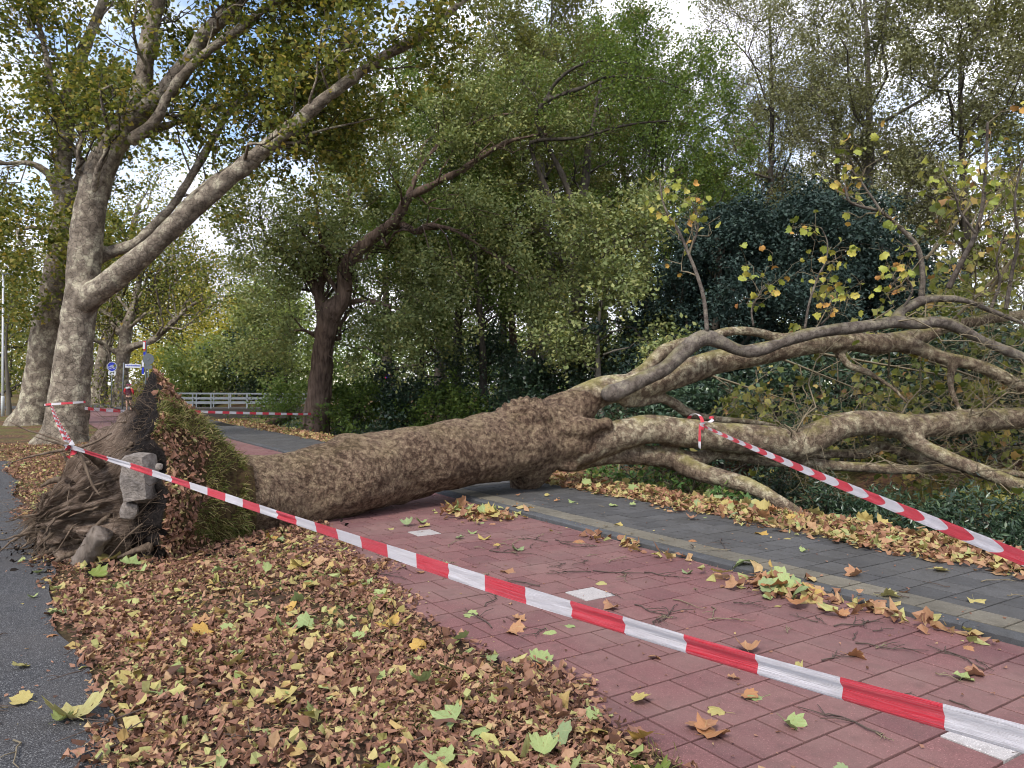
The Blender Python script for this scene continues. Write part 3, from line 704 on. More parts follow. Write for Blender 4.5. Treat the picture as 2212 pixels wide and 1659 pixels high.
# fine roots like hair all over the underside
idx = rr.choice(np.where((PTm.ravel() < -0.02) & (pf[:, 2] > 0.0))[0], 2600)
S0 = pf[idx]; D0 = unit(dirv[idx] * 0.7 - AX * rr.uniform(0.1, 1.0, (2600, 1)) + rr.normal(size=(2600, 3)) * 0.5 - [0, 0, 0.35])
L0 = rr.gamma(2.0, 0.085, 2600); tt = np.linspace(0, 1, 5)
C0 = S0[:, None] - D0[:, None] * 0.01 + D0[:, None] * (L0[:, None] * tt)[..., None] + np.cumsum(rr.normal(size=(2600, 5, 3)), 1) * (L0 * 0.07)[:, None, None]
V, po = tubes(C0, (rr.uniform(0.0012, 0.004, 2600))[:, None] * (1 - 0.8 * tt), 3)
tag(link('fine_roots', build_mesh('fine_roots', V, po, M_rootwood), fallen), kind='stuff')
# a lump of concrete and two stones caught in the roots
t = NT('old_concrete'); p = t.obj()
M_conc = t.done(t.bsdf(t.ramp(t.noise(p, 18, 6, 0.7), [(0.3, (0.1, 0.085, 0.075)), (0.7, (0.27, 0.235, 0.21))]), 0.95, t.bump(t.noise(p, 50, 5), 0.9, 0.02), 0.1))
def rock(name, c, size, rotz, seed, tilt=0.0, bev=0.25):
    g = np.linspace(-1, 1, 13); Vs, Qs, o_ = [], [], 0
    for ax in range(3):
        for sg in (-1, 1):
            A1, B1 = np.meshgrid(g, g, indexing='ij'); v = np.zeros((169, 3)); v[:, ax] = sg; v[:, (ax + 1) % 3] = A1.ravel(); v[:, (ax + 2) % 3] = B1.ravel()
            i, j = np.meshgrid(np.arange(12), np.arange(12), indexing='ij'); a = (i * 13 + j).ravel()
            q = np.stack([a, a + 13, a + 14, a + 1], 1); Vs.append(v); Qs.append((q if sg > 0 else q[:, ::-1]) + o_); o_ += 169
    V = np.concatenate(Vs); sph = unit(V); m = np.abs(V).max(1, keepdims=True)
    V = V * (1 - bev) + sph * bev * 1.25
    V = V * np.array(size) / 2
    V = V + unit(V) * (0.05 * min(size) * 6 * fbm(V * 6 + seed, 3, seed) * 0.35)[:, None]
    R = np.array(Matrix.Rotation(rotz, 3, 'Z') @ Matrix.Rotation(tilt, 3, 'Y'))
    return build_mesh(name, V @ R.T + c, Qs, M_conc)
c_ = P(304, 1032, 7.22)
lo = link('concrete_lump', rock('concrete_lump', c_, (0.24, 0.26, 0.43), math.atan2(AX[1], AX[0]) - 0.55, 3, -0.12)); tag(lo, 'rough grey block of concrete caught in the upturned roots', 'concrete lump')
for q, s_, lb in ((P(279, 1103, 7.2), (0.14, 0.12, 0.16), 'small pale stone wedged among roots under the concrete block'), (P(344, 1008, 7.1), (0.05, 0.05, 0.05), 'brown pebble lodged in the black soil edge of root plate')):
    tag(link('stone', rock('stone', q, s_, 0.4, int(q[0] * -10) + 5, 0.2, 0.6)), lb, 'stone')
# turf side: grass and brown leaves hanging on it
tm = np.where((PTm.ravel() > 0.0) & (PTm.ravel() < 0.85) & (pf[:, 2] > -0.02))[0]
nrm_turf = unit(dirv * 0.75 + AX)
M_grass = leafmat('grass_blades', [(0.0, (0.05, 0.065, 0.012)), (0.35, (0.1, 0.125, 0.025)), (0.6, (0.19, 0.17, 0.055)), (1.0, (0.32, 0.26, 0.13))], 0.3)
gsel = rr.choice(tm, 13000); gp = pf[gsel]
keep = (vnoise(gp * [3, 3, 3] + 2, 61) + np.clip(PTm.ravel()[gsel] * 1.2, 0, 0.6) > 0.3); gsel = gsel[keep]; gp = pf[gsel]
def blades(gp, nd, r, l0=0.04, l1=0.13, w=0.004):
    n = len(gp); d = unit(nd + r.normal(size=(n, 3)) * 0.55); L = r.uniform(l0, l1, n)[:, None]
    side = unit(np.cross(d, r.normal(size=(n, 3)))) * w
    gp = gp + r.normal(size=gp.shape) * 0.012
    mid = gp + d * L * 0.55; tip = gp + d * L * 0.9 + r.normal(size=(n, 3)) * L * 0.2 - np.array([0, 0, 1]) * L * 0.25
    V = np.stack([gp - side, gp + side, mid + side * 0.7, mid - side * 0.7, tip], 1).reshape(-1, 3); k = np.arange(n)[:, None] * 5
    return V, [k + np.array([[0, 1, 2, 3]]), k + np.array([[3, 2, 4]])], np.repeat(r.random(n), 5)
V, po, rd = blades(gp, nrm_turf[gsel], rr)
tag(link('turf_grass', build_mesh('turf_grass', V, po, M_grass, True, {'rnd': rd}), fallen), kind='stuff')
# ------------------------------------------------------------------ leaf litter
BROWN = [(0.0, (0.06, 0.032, 0.024)), (0.2, (0.15, 0.075, 0.053)), (0.5, (0.255, 0.13, 0.09)), (0.76, (0.345, 0.19, 0.125)), (0.9, (0.39, 0.265, 0.145)), (0.96, (0.4, 0.34, 0.14)), (1.0, (0.35, 0.35, 0.15))]
M_litter = leafmat('fallen_leaf_litter', BROWN, 0.15, 0.7, vein=0.35)
M_litter2 = leafmat('fresh_leaf_drift', [(0.0, (0.14, 0.065, 0.04)), (0.25, (0.28, 0.14, 0.085)), (0.5, (0.38, 0.22, 0.125)), (0.7, (0.43, 0.31, 0.15)), (0.85, (0.42, 0.36, 0.14)), (1.0, (0.3, 0.32, 0.13))], 0.2, 0.65, vein=0.3)
def crumple(seed):
    """a withered leaf piece: six corners, bent hard"""
    g = np.random.default_rng(seed)
    V = np.array([[0, 0, 0], [0.3, 0.15, 0], [0.42, 0.5, 0], [0.08, 0.95, 0], [-0.28, 0.62, 0], [-0.36, 0.2, 0]], float)
    V[:, :2] += g.normal(size=(6, 2)) * 0.09; V[:, 0] *= g.uniform(0.55, 1.25); V[:, 2] = g.normal(size=6) * 0.17
    return V, np.array([[0, 1, 2], [0, 2, 3], [0, 3, 4], [0, 4, 5]])
crump = [crumple(k) for k in range(16)]
starc = [curl(LEAF_STAR, a, b, c, k) for k, (a, b, c) in enumerate([(0.25, 0.15, 0.1), (-0.3, 0.2, 0.1), (0.4, -0.2, 0.2), (0.1, 0.4, -0.2)])]
r = np.random.default_rng(21)
def ground_z(n_, s_):
    p_ = np.stack([n_ * NV[0] + s_ * DV[0], n_ * NV[1] + s_ * DV[1], bank(n_)], 1)
    am = np.interp(n_, [0.4, 0.7, 2.1, 2.4, 7.3, 7.5, 9, 10, 11, 15, 17], [0, 1, 1, 0, 0, 1, 1.5, 2, 0, 0, 2.5])
    z = p_[:, 2] + am * 0.016 * fbm(p_ * [2.3, 2.3, 1], 4, 3)
    z = np.where((n_ > 2.44) & (n_ < 5.42), 0.012, z); z = np.where((n_ >= 5.42) & (n_ < 7.3), 0.064, z)
    return np.where(n_ < 0.56 - 0.038 * np.maximum(s_, 0), np.maximum(z, 0.014), z)
def litter_density(n_, s_, q):
    """leaves per spot, 0..1: verge carpet, thin on the paving, drift along the ditch"""
    e = 0.10 * fbm(np.stack([n_ * 2, s_ * 2, n_ * 0], 1), 3, 70)
    left = np.clip((n_ - (0.40 - 0.038 * s_ + 1.3 * e)) / 0.3, 0, 1) * np.clip((2.66 + 1.6 * e + np.where(s_ > 6.3, 0.35, 0.0) - n_) / 0.3, 0, 1)
    right = np.clip((n_ - (7.05 + 2.2 * e)) / 0.25, 0, 1) * np.clip((8.75 - n_) / 0.5, 0, 1)
    kerb_ = np.clip(1 - np.abs(n_ - 5.28) / 0.16, 0, 1) * np.clip(fbm(np.stack([s_ * 1.1, n_ * 0, n_ * 0], 1), 2, 77) * 1.2 - 0.1, 0, 0.5)
    heap = 1.3 * np.exp(-((n_ - 4.95) / 0.32) ** 2 - ((s_ - 8.45) / 0.42) ** 2) + 0.8 * np.exp(-((n_ - 5.2) / 0.22) ** 2 - ((s_ - 4.05) / 0.36) ** 2)
    return left, right, np.maximum(kerb_, heap)
def sample(n0, n1, s0, s1, N):
    n_, s_ = r.uniform(n0, n1, N), r.uniform(s0, s1, N)
    p_ = W(0, 0)[None] + np.stack([n_ * NV[0] + s_ * DV[0], n_ * NV[1] + s_ * DV[1], n_ * 0], 1)
    u = CX + F * p_[:, 0] / np.maximum(p_[:, 1], 0.1); d = np.hypot(p_[:, 0], p_[:, 1])
    ok = (p_[:, 1] > 2.7) & (u > -150) & (u < 2360) & (r.random(N) < np.minimum(1, (7.0 / d) ** 1.3))
    return n_[ok], s_[ok]
def litter_piece(name, n_, s_, mat, size, thick, mixstar, nr=0.35):
    z = ground_z(n_, s_) + r.random(len(n_)) ** 1.5 * thick + 0.006
    pts = np.stack([n_ * NV[0] + s_ * DV[0], n_ * NV[1] + s_ * DV[1], z], 1)
    V, T, A = scatter(pts, size(len(n_)), crump + (starc if mixstar is True else starc[:2] if mixstar else []), r, None, nr)
    V[:, 2] = np.maximum(V[:, 2], np.repeat(0, len(V)) + ground_z(*NS(V)) + 0.003)
    return tag(link(name, build_mesh(name, V, [T], mat, False, {'rnd': A})), kind='stuff')
n_, s_ = sample(-0.9, 3.4, 0.5, 26, 680000)
l_, _, _ = litter_density(n_, s_, 0); k = r.random(len(n_)) < l_ * 0.55 * np.clip(0.75 + 0.9 * vnoise(np.stack([n_ * 1.7, s_ * 1.7, n_ * 0], 1), 90), 0.25, 1)
o = litter_piece('leaf_litter', n_[k], s_[k], M_litter, lambda N: r.gamma(3, 0.0085, N) + 0.012, 0.03, 'some', 0.6)
tag(o, 'carpet of crumpled brown leaves on verge beside the asphalt', 'leaf litter')
sp = r.random(len(n_)) < l_ * 0.012; sp_n, sp_s = n_[sp], s_[sp]; nst = len(sp_n); az = r.uniform(0, 6.28, nst); Ls = r.uniform(0.03, 0.12, nst)
S3 = np.stack([sp_n * NV[0] + sp_s * DV[0], sp_n * NV[1] + sp_s * DV[1], ground_z(sp_n, sp_s) + 0.03], 1); dv = np.stack([np.cos(az), np.sin(az), r.normal(size=nst) * 0.15], 1)
C3 = S3[:, None] + dv[:, None] * (Ls[:, None] * np.array([0, 0.5, 1.0]))[..., None]; C3[:, 1] += r.normal(size=(nst, 3)) * 0.006
stalks = MB(); stalks.add(*tubes(C3, np.tile([0.0022, 0.002, 0.0012], (nst, 1)), 3), rnd=np.repeat(r.random(nst), 9))
tag(link('leaf_stalks', stalks.mesh('leaf_stalks', M_litter)), 'thin brown leaf stalks strewn through the verge carpet', 'leaf stalks', kind='stuff')
k2 = r.random(len(n_)) < l_ * 0.012
M_litter3 = leafmat('yellowing_leaf_litter', [(0.0, (0.36, 0.2, 0.1)), (0.3, (0.42, 0.31, 0.12)), (0.6, (0.4, 0.37, 0.14)), (0.85, (0.32, 0.36, 0.15)), (1.0, (0.24, 0.3, 0.1))], 0.2, 0.65, vein=0.3)
o = litter_piece('leaf_litter', n_[k2], s_[k2], M_litter3, lambda N: r.uniform(0.035, 0.095, N), 0.04, True, 0.5)
tag(o, 'larger pale leaves strewn through brown carpet on left verge', 'leaf litter')
n_, s_ = sample(6.8, 9.2, -2, 36, 85000)
_, l_, _ = litter_density(n_, s_, 0); k = r.random(len(n_)) < l_ * 0.6
o = litter_piece('leaf_drift', n_[k], s_[k], M_litter2, lambda N: r.uniform(0.04, 0.115, N), 0.07, True, 0.55)
tag(o, 'drift of orange and pale leaves between grey footpath and ditch', 'leaf drift')
n_, s_ = sample(4.4, 5.6, 0.5, 16, 26000)
_, _, l_ = litter_density(n_, s_, 0); k = r.random(len(n_)) < l_ * 0.32
o = litter_piece('leaf_drift', n_[k], s_[k], M_litter2, lambda N: r.uniform(0.05, 0.14, N), 0.05, True, 0.5)
tag(o, 'little heaps of leaves blown against kerb of red path', 'leaf drift')
# crumbs of bark, seeds and stalks scattered on every hard surface
n_, s_ = sample(-2.5, 7.2, 0.4, 20, 15000)
k = r.random(len(n_)) < (0.12 + 0.5 * np.exp(-np.abs(n_ - 2.5) / 0.3) + 0.5 * np.exp(-np.abs(n_ - 5.3) / 0.15) + 0.35 * np.exp(-np.abs(n_ - 0.1) / 0.25))
o = litter_piece('leaf_crumbs', n_[k], s_[k], M_litter, lambda N: r.uniform(0.008, 0.032, N), 0.002, False, 0.2)
tag(o, 'brown leaf crumbs scattered over paving and asphalt', 'leaf crumbs')
# grass growing through the verge
n_, s_ = sample(0.35, 2.5, 1.0, 22, 60000)
gz = vnoise(np.stack([n_ * 3.2, s_ * 3.2, n_ * 0], 1), 95) + 0.5 * vnoise(np.stack([n_ * 9, s_ * 9, n_ * 0], 1), 96)
k = gz > 0.72 - np.clip((s_ - 9) * 0.08, 0, 0.6)
gp = np.stack([n_[k] * NV[0] + s_[k] * DV[0], n_[k] * NV[1] + s_[k] * DV[1], ground_z(n_[k], s_[k])], 1)
V, po, rd = blades(gp, np.array([0, 0, 1.0]), r, 0.03, 0.1, 0.0022)
tag(link('verge_grass', build_mesh('verge_grass', V, po, M_grass, True, {'rnd': rd})), 'thin grass tufts poking through the brown leaves', 'grass', kind='stuff')

# ---- single leaves one can pick out
def leafset(cols, name):
    t = NT(name); fac = t.n('ObjectInfo').outputs['Random']
    col = t.ramp(fac, cols); q = t.obj()
    blot = t.noise(q, 16, 4, 0.6); col = t.mix(t.ramp(blot, [(0.5, 0.0), (0.72, 0.55)]), col, (0.22, 0.12, 0.04))
    sx = t.n('SeparateXYZ'); t.set(sx, 'Vector', q)
    rib = t.math('ABSOLUTE', sx.outputs[0]); ang = t.math('ABSOLUTE', t.math('SUBTRACT', t.math('ABSOLUTE', t.math('ARCTAN2', sx.outputs[0], sx.outputs[1])), 0.62))
    vein = t.math('MAXIMUM', t.ramp(rib, [(0.0, 1.0), (0.025, 0.0)]), t.ramp(ang, [(0.0, 1.0), (0.05, 0.0)]))
    col = t.mix(t.math('MULTIPLY', vein, 0.22), col, (0.5, 0.48, 0.25))
    d = t.bsdf(col, 0.55, None, 0.35); tr = t.n('BsdfTranslucent'); t.set(tr, 'Color', col)
    m = t.n('MixShader'); t.set(m, 'Fac', 0.2); t.t.links.new(d, m.inputs[1]); t.t.links.new(tr.outputs[0], m.inputs[2])
    return t.done(m.outputs[0])
LM = {'pale green': leafset([(0.0, (0.3, 0.36, 0.14)), (0.5, (0.24, 0.31, 0.12)), (1.0, (0.2, 0.26, 0.13))], 'pale_green_leaf'),
      'yellow': leafset([(0.0, (0.46, 0.27, 0.06)), (0.35, (0.42, 0.32, 0.1)), (1.0, (0.36, 0.33, 0.13))], 'yellow_leaf'),
      'brown': leafset([(0.0, (0.32, 0.13, 0.05)), (0.5, (0.38, 0.2, 0.1)), (1.0, (0.3, 0.15, 0.09))], 'brown_leaf'),
      'dark green': leafset([(0.0, (0.12, 0.17, 0.03)), (1.0, (0.19, 0.22, 0.04))], 'dark_green_leaf')}
def leaf_mesh(mat, a, b, c, seed):
    V, T = curl(LEAF_FINE, a, b, c, seed)
    tt = np.linspace(0, 1, 4); st = np.stack([0.03 * np.sin(tt * 2), -0.45 * tt, V[1, 2] + 0.1 * tt * (seed % 3 - 1)], 1)   # the stalk
    SV, SPo = tubes(st, np.full(4, 0.011), 3)
    mb = MB(); mb.add(V, [T]); mb.add(SV, SPo); return mb.mesh('plane_leaf', mat, True)
CURLS = [(0.2, 0.15, 0.1), (-0.25, 0.2, 0.15), (0.45, -0.2, 0.1), (0.15, 0.5, -0.2), (0.7, 0.35, 0.2), (-0.4, -0.35, 0.1)]
LMESH = {c: [leaf_mesh(m, *q, seed=k) for k, q in enumerate(CURLS)] for c, m in LM.items()}
def drop_leaf(n_, s_, colour, size, label, group, flat=0.22, lift=0.02):
    z = ground_z(np.array([n_]), np.array([s_]))[0] + lift + 0.05 * size
    o = link('plane_leaf', LMESH[colour][r.integers(0, len(CURLS))], None, tuple(W(n_, s_, z)))
    o.rotation_euler = (r.normal() * flat, r.normal() * flat, r.uniform(0, 6.28)); o.scale = (size, size, size)
    return tag(o, label, 'leaf', group)
def under_trunk(n_, s_):
    p_ = W(n_, s_)
    d = np.linalg.norm(tp[:, :2] - p_[:2], axis=1); return d.min() < 0.45 or np.linalg.norm(p_[:2] - ROOTC[:2]) < 1.35
def strew(cnt, n0, n1, s0, s1, mixc, size, where, group, sides, nearpow=1.0, flat=0.22, lift=0.004):
    k = 0; tries = 0
    while k < cnt and tries < cnt * 60:
        tries += 1
        n_, s_ = r.uniform(n0, n1), s0 + (s1 - s0) * r.random() ** nearpow
        if not visible(n_, s_) or under_trunk(n_, s_): continue
        c = r.choice(list(mixc), p=list(mixc.values()))
        sz = r.uniform(*size); f_ = (n_ - n0) / (n1 - n0)
        big_ = 'small' if sz < size[0] + (size[1] - size[0]) * 0.4 else 'large'
        side_ = sides[min(int(f_ * len(sides)), len(sides) - 1)]
        d_ = W(n_, s_)[1]; deep = 'close to the camera' if d_ < 5 else 'midway to the trunk' if d_ < 8 else 'far back'
        drop_leaf(n_, s_, c, sz, f'{big_} {c} leaf {where}, {side_}, {deep}', f'{c} leaves {group}', flat, lift); k += 1
strew(95, 0.45, 2.5, 1.6, 12, {'pale green': 0.5, 'yellow': 0.4, 'dark green': 0.1}, (0.08, 0.16), 'on the brown verge carpet', 'on the left verge', ['towards the asphalt', 'mid-verge', 'towards the paving'], 1.5, 0.35, 0.03)
strew(58, 2.5, 5.2, 1.3, 10, {'pale green': 0.35, 'yellow': 0.3, 'brown': 0.35}, (0.06, 0.135), 'flat on red paving', 'on the red path', ['near the verge', 'mid-path', 'near the kerb'], 1.3, 0.2)
strew(26, 5.5, 7.2, 2.0, 12, {'pale green': 0.45, 'yellow': 0.3, 'brown': 0.25}, (0.07, 0.15), 'on the grey footpath', 'on the footpath', ['near the kerb', 'by the leaf drift'])
strew(70, 7.2, 8.5, 1.5, 10, {'pale green': 0.35, 'yellow': 0.3, 'brown': 0.35}, (0.09, 0.16), 'on the ditch-side drift', 'on the ditch drift', ['by the footpath', 'by the ditch'], 1.0, 0.5, 0.06)
strew(12, -1.2, 0.3, 2.5, 8, {'pale green': 0.5, 'yellow': 0.35, 'brown': 0.15}, (0.06, 0.14), 'loose on dark asphalt', 'on the asphalt', ['far from the verge', 'near the verge'])
for k in range(26):
    c = ['pale green', 'yellow', 'brown'][k % 3]
    drop_leaf(4.95 + r.normal() * 0.22, 8.4 + r.normal() * 0.3, c, r.uniform(0.1, 0.18), f'{c} plane leaf in the heap on red path near trunk', f'{c} leaves of the heap by the kerb', 0.5, 0.05)
for k in range(16):
    c = ['pale green', 'yellow', 'brown'][k % 3]
    drop_leaf(5.2 + r.normal() * 0.12, 4.05 + r.normal() * 0.25, c, r.uniform(0.12, 0.2), f'{c} plane leaf in the clump against the kerb', f'{c} leaves of the clump at the kerb', 0.5, 0.04)
def at_px(u, v): return NS(G(u, v))
for u, v, c, s_, lb in ((165, 1575, 'yellow', 0.23, 'largest fallen leaf, beige, at the edge of the asphalt'), (1520, 1598, 'brown', 0.15, 'broad tan leaf lying upside down on red paving'),
                        (1568, 1545, 'yellow', 0.11, 'bright orange-yellow leaf alone on the near red paving'), (1160, 1440, 'pale green', 0.13, 'fresh green leaf alone on red paving near verge'),
                        (240, 1212, 'yellow', 0.24, 'big yellow leaf standing against foot of root plate')):
    a, b = at_px(u, v); drop_leaf(float(a), float(b), c, s_, lb, None, 0.15, 0.008)
# ---- twigs on the paving
M_twig = plain('dead_twig', (0.085, 0.06, 0.048), 0.85, var=0.5)
M_twig2 = plain('pale_twig', (0.2, 0.16, 0.1), 0.8, var=0.4)
def twig_mesh(L, seed, mat):
    g = np.random.default_rng(seed); k = 7; tt = np.linspace(0, 1, k)
    q = np.stack([np.cumsum(g.normal(size=k)) * L * 0.05, tt * L, 0.004 + np.abs(np.cumsum(g.normal(size=k)) * 0.004)], 1)
    mb = MB(); mb.add(*tubes(q, np.linspace(0.0045, 0.0018, k) * (0.8 + L), 5, True))
    for j in range(g.integers(1, 4)):
        i = g.integers(1, k - 2); d = np.array([g.choice([-1, 1]) * g.uniform(0.5, 1), g.uniform(0.4, 1), 0.08]); l2 = L * g.uniform(0.15, 0.4)
        e = q[i] + d * l2; m_ = (q[i] + e) / 2 + [0, l2 * 0.08, 0.01]; mb.add(*tubes(np.array([q[i], m_, e]), np.array([0.003, 0.0025, 0.0012]) * (0.8 + L), 4, True))
    return mb.mesh('twig', mat)
TW = [twig_mesh(l, k, M_twig if k % 3 else M_twig2) for k, l in enumerate((0.12, 0.18, 0.25, 0.32, 0.42, 0.22, 0.15, 0.5))]
for zone, cnt, n0, n1, s0, s1, where in ((0, 70, 2.6, 5.25, 1.3, 7.0, 'on the red paving'), (1, 16, 5.6, 7.1, 2.0, 8, 'on the grey footpath'), (2, 18, 0.0, 2.4, 1.6, 7, 'among the brown verge leaves'), (3, 8, -1.0, 0.1, 2.6, 7, 'on the dark asphalt')):
    k = 0
    while k < cnt:
        n_, s_ = r.uniform(n0, n1), r.uniform(s0, s1)
        if not visible(n_, s_) or under_trunk(n_, s_): continue
        if zone == 0 and r.random() > 0.25 + 0.75 * np.exp(-abs(n_ - 4.6) / 0.7): continue
        ti = int(r.integers(0, len(TW))); o = link('twig', TW[ti], None, tuple(W(n_, s_, ground_z(np.array([n_]), np.array([s_]))[0] + (0.02 if zone == 2 else 0.002))))
        o.rotation_euler = (0, 0, r.uniform(0, 6.28)); d_ = W(n_, s_)[1]; tag(o, f'{["shortest", "short", "medium", "long", "very long", "middling", "stubby", "longest"][ti]} {"pale" if ti % 3 == 0 else "dark"} twig {where}, {"close to the camera" if d_ < 4.2 else "a little way in" if d_ < 5.5 else "midway to the trunk" if d_ < 7.5 else "far back"}', 'twig', f'twigs {where}'); k += 1
# brown leaves and soil still sitting on the turf side of the root plate
sel = r.choice(tm, 5200); lp = pf[sel]; k = vnoise(lp * 3 + 2, 61) + np.clip(PTm.ravel()[sel] * 1.6, 0, 1.2) < 0.5
V, T, A = scatter(lp[k] + nrm_turf[sel][k] * 0.015, r.uniform(0.02, 0.075, k.sum()), crump, r, nrm_turf[sel][k], 0.55)
tag(link('turf_leaves', build_mesh('turf_leaves', V, [T], M_litter, False, {'rnd': A}), fallen), kind='stuff')
# crumbs of dark soil round the foot of the root plate
M_soil = plain('black_soil', (0.02, 0.016, 0.014), 0.95, spec=0.1, var=0.5)
ang = r.uniform(0, 6.28, 900); rad = 1.0 + r.gamma(2.0, 0.13, 900)
sp_ = np.stack([ROOTC[0] + np.cos(ang) * rad, ROOTC[1] + np.sin(ang) * rad, np.zeros(900)], 1); sp_[:, 2] = ground_z(*NS(sp_))
V, T, A = scatter(sp_ + [0, 0, 0.012], r.gamma(2, 0.014, 900) + 0.01, [curl(LEAF_BITS, 1.2, 1.0, 0.2, 3), curl(LEAF_BITS, -1.4, -1.2, 0.3, 5)], r, None, 0.8)
tag(link('soil_crumbs', build_mesh('soil_crumbs', V, [T], M_soil, True, {'rnd': A})), 'dark soil crumbs spilled round foot of the root plate', 'soil', kind='stuff')
# ------------------------------------------------------------------ standing trees and shrubs
M_plane = bark_plane('standing_plane_bark', (0.13, 0.105, 0.082), (0.2, 0.165, 0.13), (0.4, 0.36, 0.27), 0.55, 0.15, 0.4, 0.7, 0.7)
M_oakbark = bark_ridge('oak_bark', (0.045, 0.03, 0.024), (0.19, 0.135, 0.105), 9)
M_darkbark = bark_ridge('dark_bark', (0.03, 0.026, 0.022), (0.1, 0.085, 0.07), 6)  # dark bark tone shared by the wood, yews and shrubs
M_greybark = bark_ridge('smooth_grey_bark', (0.07, 0.062, 0.052), (0.17, 0.15, 0.125), 3)
M_branch = plain('branch_bark', (0.06, 0.05, 0.04), 0.9, spec=0.1, var=0.4)
L_plane = leafmat('plane_foliage', [(0.0, (0.069, 0.092, 0.022)), (0.35, (0.131, 0.154, 0.034)), (0.65, (0.2, 0.208, 0.046)), (0.9, (0.293, 0.254, 0.062)), (1.0, (0.396, 0.275, 0.066))], 0.42)
L_oak = leafmat('oak_foliage', [(0.0, (0.112, 0.152, 0.056)), (0.4, (0.191, 0.231, 0.088)), (0.75, (0.287, 0.303, 0.12)), (0.92, (0.415, 0.351, 0.112)), (1.0, (0.51, 0.303, 0.079))], 0.32, big=0.35)
L_green = leafmat('green_foliage', [(0.0, (0.048, 0.081, 0.024)), (0.45, (0.105, 0.161, 0.039)), (0.8, (0.177, 0.225, 0.048)), (1.0, (0.322, 0.306, 0.064))], 0.4, big=0.5)
L_olive = leafmat('olive_foliage', [(0.0, (0.078, 0.085, 0.031)), (0.5, (0.155, 0.163, 0.054)), (0.85, (0.233, 0.217, 0.07)), (1.0, (0.373, 0.248, 0.078))], 0.4, big=0.5)
L_brown = leafmat('browning_foliage', [(0.0, (0.112, 0.102, 0.061)), (0.5, (0.206, 0.206, 0.103)), (0.85, (0.27, 0.28, 0.138)), (1.0, (0.317, 0.223, 0.121))], 0.35, big=0.3)
L_yellow = leafmat('yellowing_foliage', [(0.0, (0.169, 0.195, 0.039)), (0.4, (0.325, 0.312, 0.052)), (0.75, (0.546, 0.442, 0.065)), (1.0, (0.65, 0.39, 0.065))], 0.45, big=0.5)  # autumn yellow, colours lightened to stand in for sun on far trees
L_pale = leafmat('willow_foliage', [(0.0, (0.136, 0.187, 0.068)), (0.5, (0.255, 0.323, 0.102)), (1.0, (0.459, 0.476, 0.153))], 0.4, big=0.4)  # pale green, brightened in the colour itself for sun on these crowns
L_yew = leafmat('yew_foliage', [(0.0, (0.012, 0.023, 0.021)), (0.6, (0.03, 0.053, 0.044)), (1.0, (0.068, 0.105, 0.078))], 0.1, big=0.4)
L_rhodo = leafmat('rhododendron_foliage', [(0.0, (0.016, 0.034, 0.02)), (0.6, (0.035, 0.065, 0.035)), (1.0, (0.075, 0.115, 0.055))], 0.12, 0.35, spec=0.5)
L_herb = leafmat('nettle_foliage', [(0.0, (0.055, 0.121, 0.033)), (0.6, (0.099, 0.187, 0.055)), (1.0, (0.22, 0.264, 0.066))], 0.3, 0.5)
L_fallen = leafmat('fallen_crown_foliage', [(0.0, (0.09, 0.115, 0.03)), (0.3, (0.17, 0.19, 0.05)), (0.6, (0.26, 0.26, 0.07)), (0.85, (0.36, 0.31, 0.1)), (0.95, (0.4, 0.25, 0.09)), (1.0, (0.3, 0.16, 0.08))], 0.4)
starl = [curl(LEAF_STAR, 0.2, 0.2, 0.1, 1), curl(LEAF_STAR, -0.3, 0.3, 0.1, 2)]
oakl = [curl(LEAF_OAK, 0.3, 0.2, 0.1, 1), curl(LEAF_OAK, -0.3, 0.2, 0.0, 2)]
def limbs_batch(strands, K=24):
    PP, RR = [], []
    for _, p_, r_ in strands:
        q, rq = resample(p_, r_, 0.15); i = np.linspace(0, len(q) - 1, K); a = i.astype(int)
        PP.append(q[a]); RR.append(rq[a])
    return np.array(PP), np.array(RR)
def wood_parts(root, strands, voxel, mat, disp=None, smooth=4):
    for lab, (V, po) in fuse(strands, voxel, smooth, disp).items():
        nm = 'trunk' if lab.startswith('trunk') else 'limb'
        link(nm, build_mesh(nm, V, po, mat), root)
def foliage(root, batches, leaves, mat, tmat, ns=3, name='crown', bough=None):
    """twigs joined into one part, leaves into the crown"""
    mb = MB()
    if bough is not None:
        tag(link('boughs', MB().add(*tubes(*batches[0], 7)).mesh('boughs', bough), root), kind='stuff'); batches = batches[1:]
    for PP, RR in batches: mb.add(*tubes(PP, RR, ns))
    if mb.n: tag(link('branches', mb.mesh('branches', tmat), root), kind='stuff')
    V, T, A = leaves
    return tag(link(name, build_mesh(name, V, [T], mat, True, {'rnd': A}), root), kind='stuff')
pdisp = lambda sc, am: (lambda V, L, labs: am * fbm(V * sc, 4, 5))
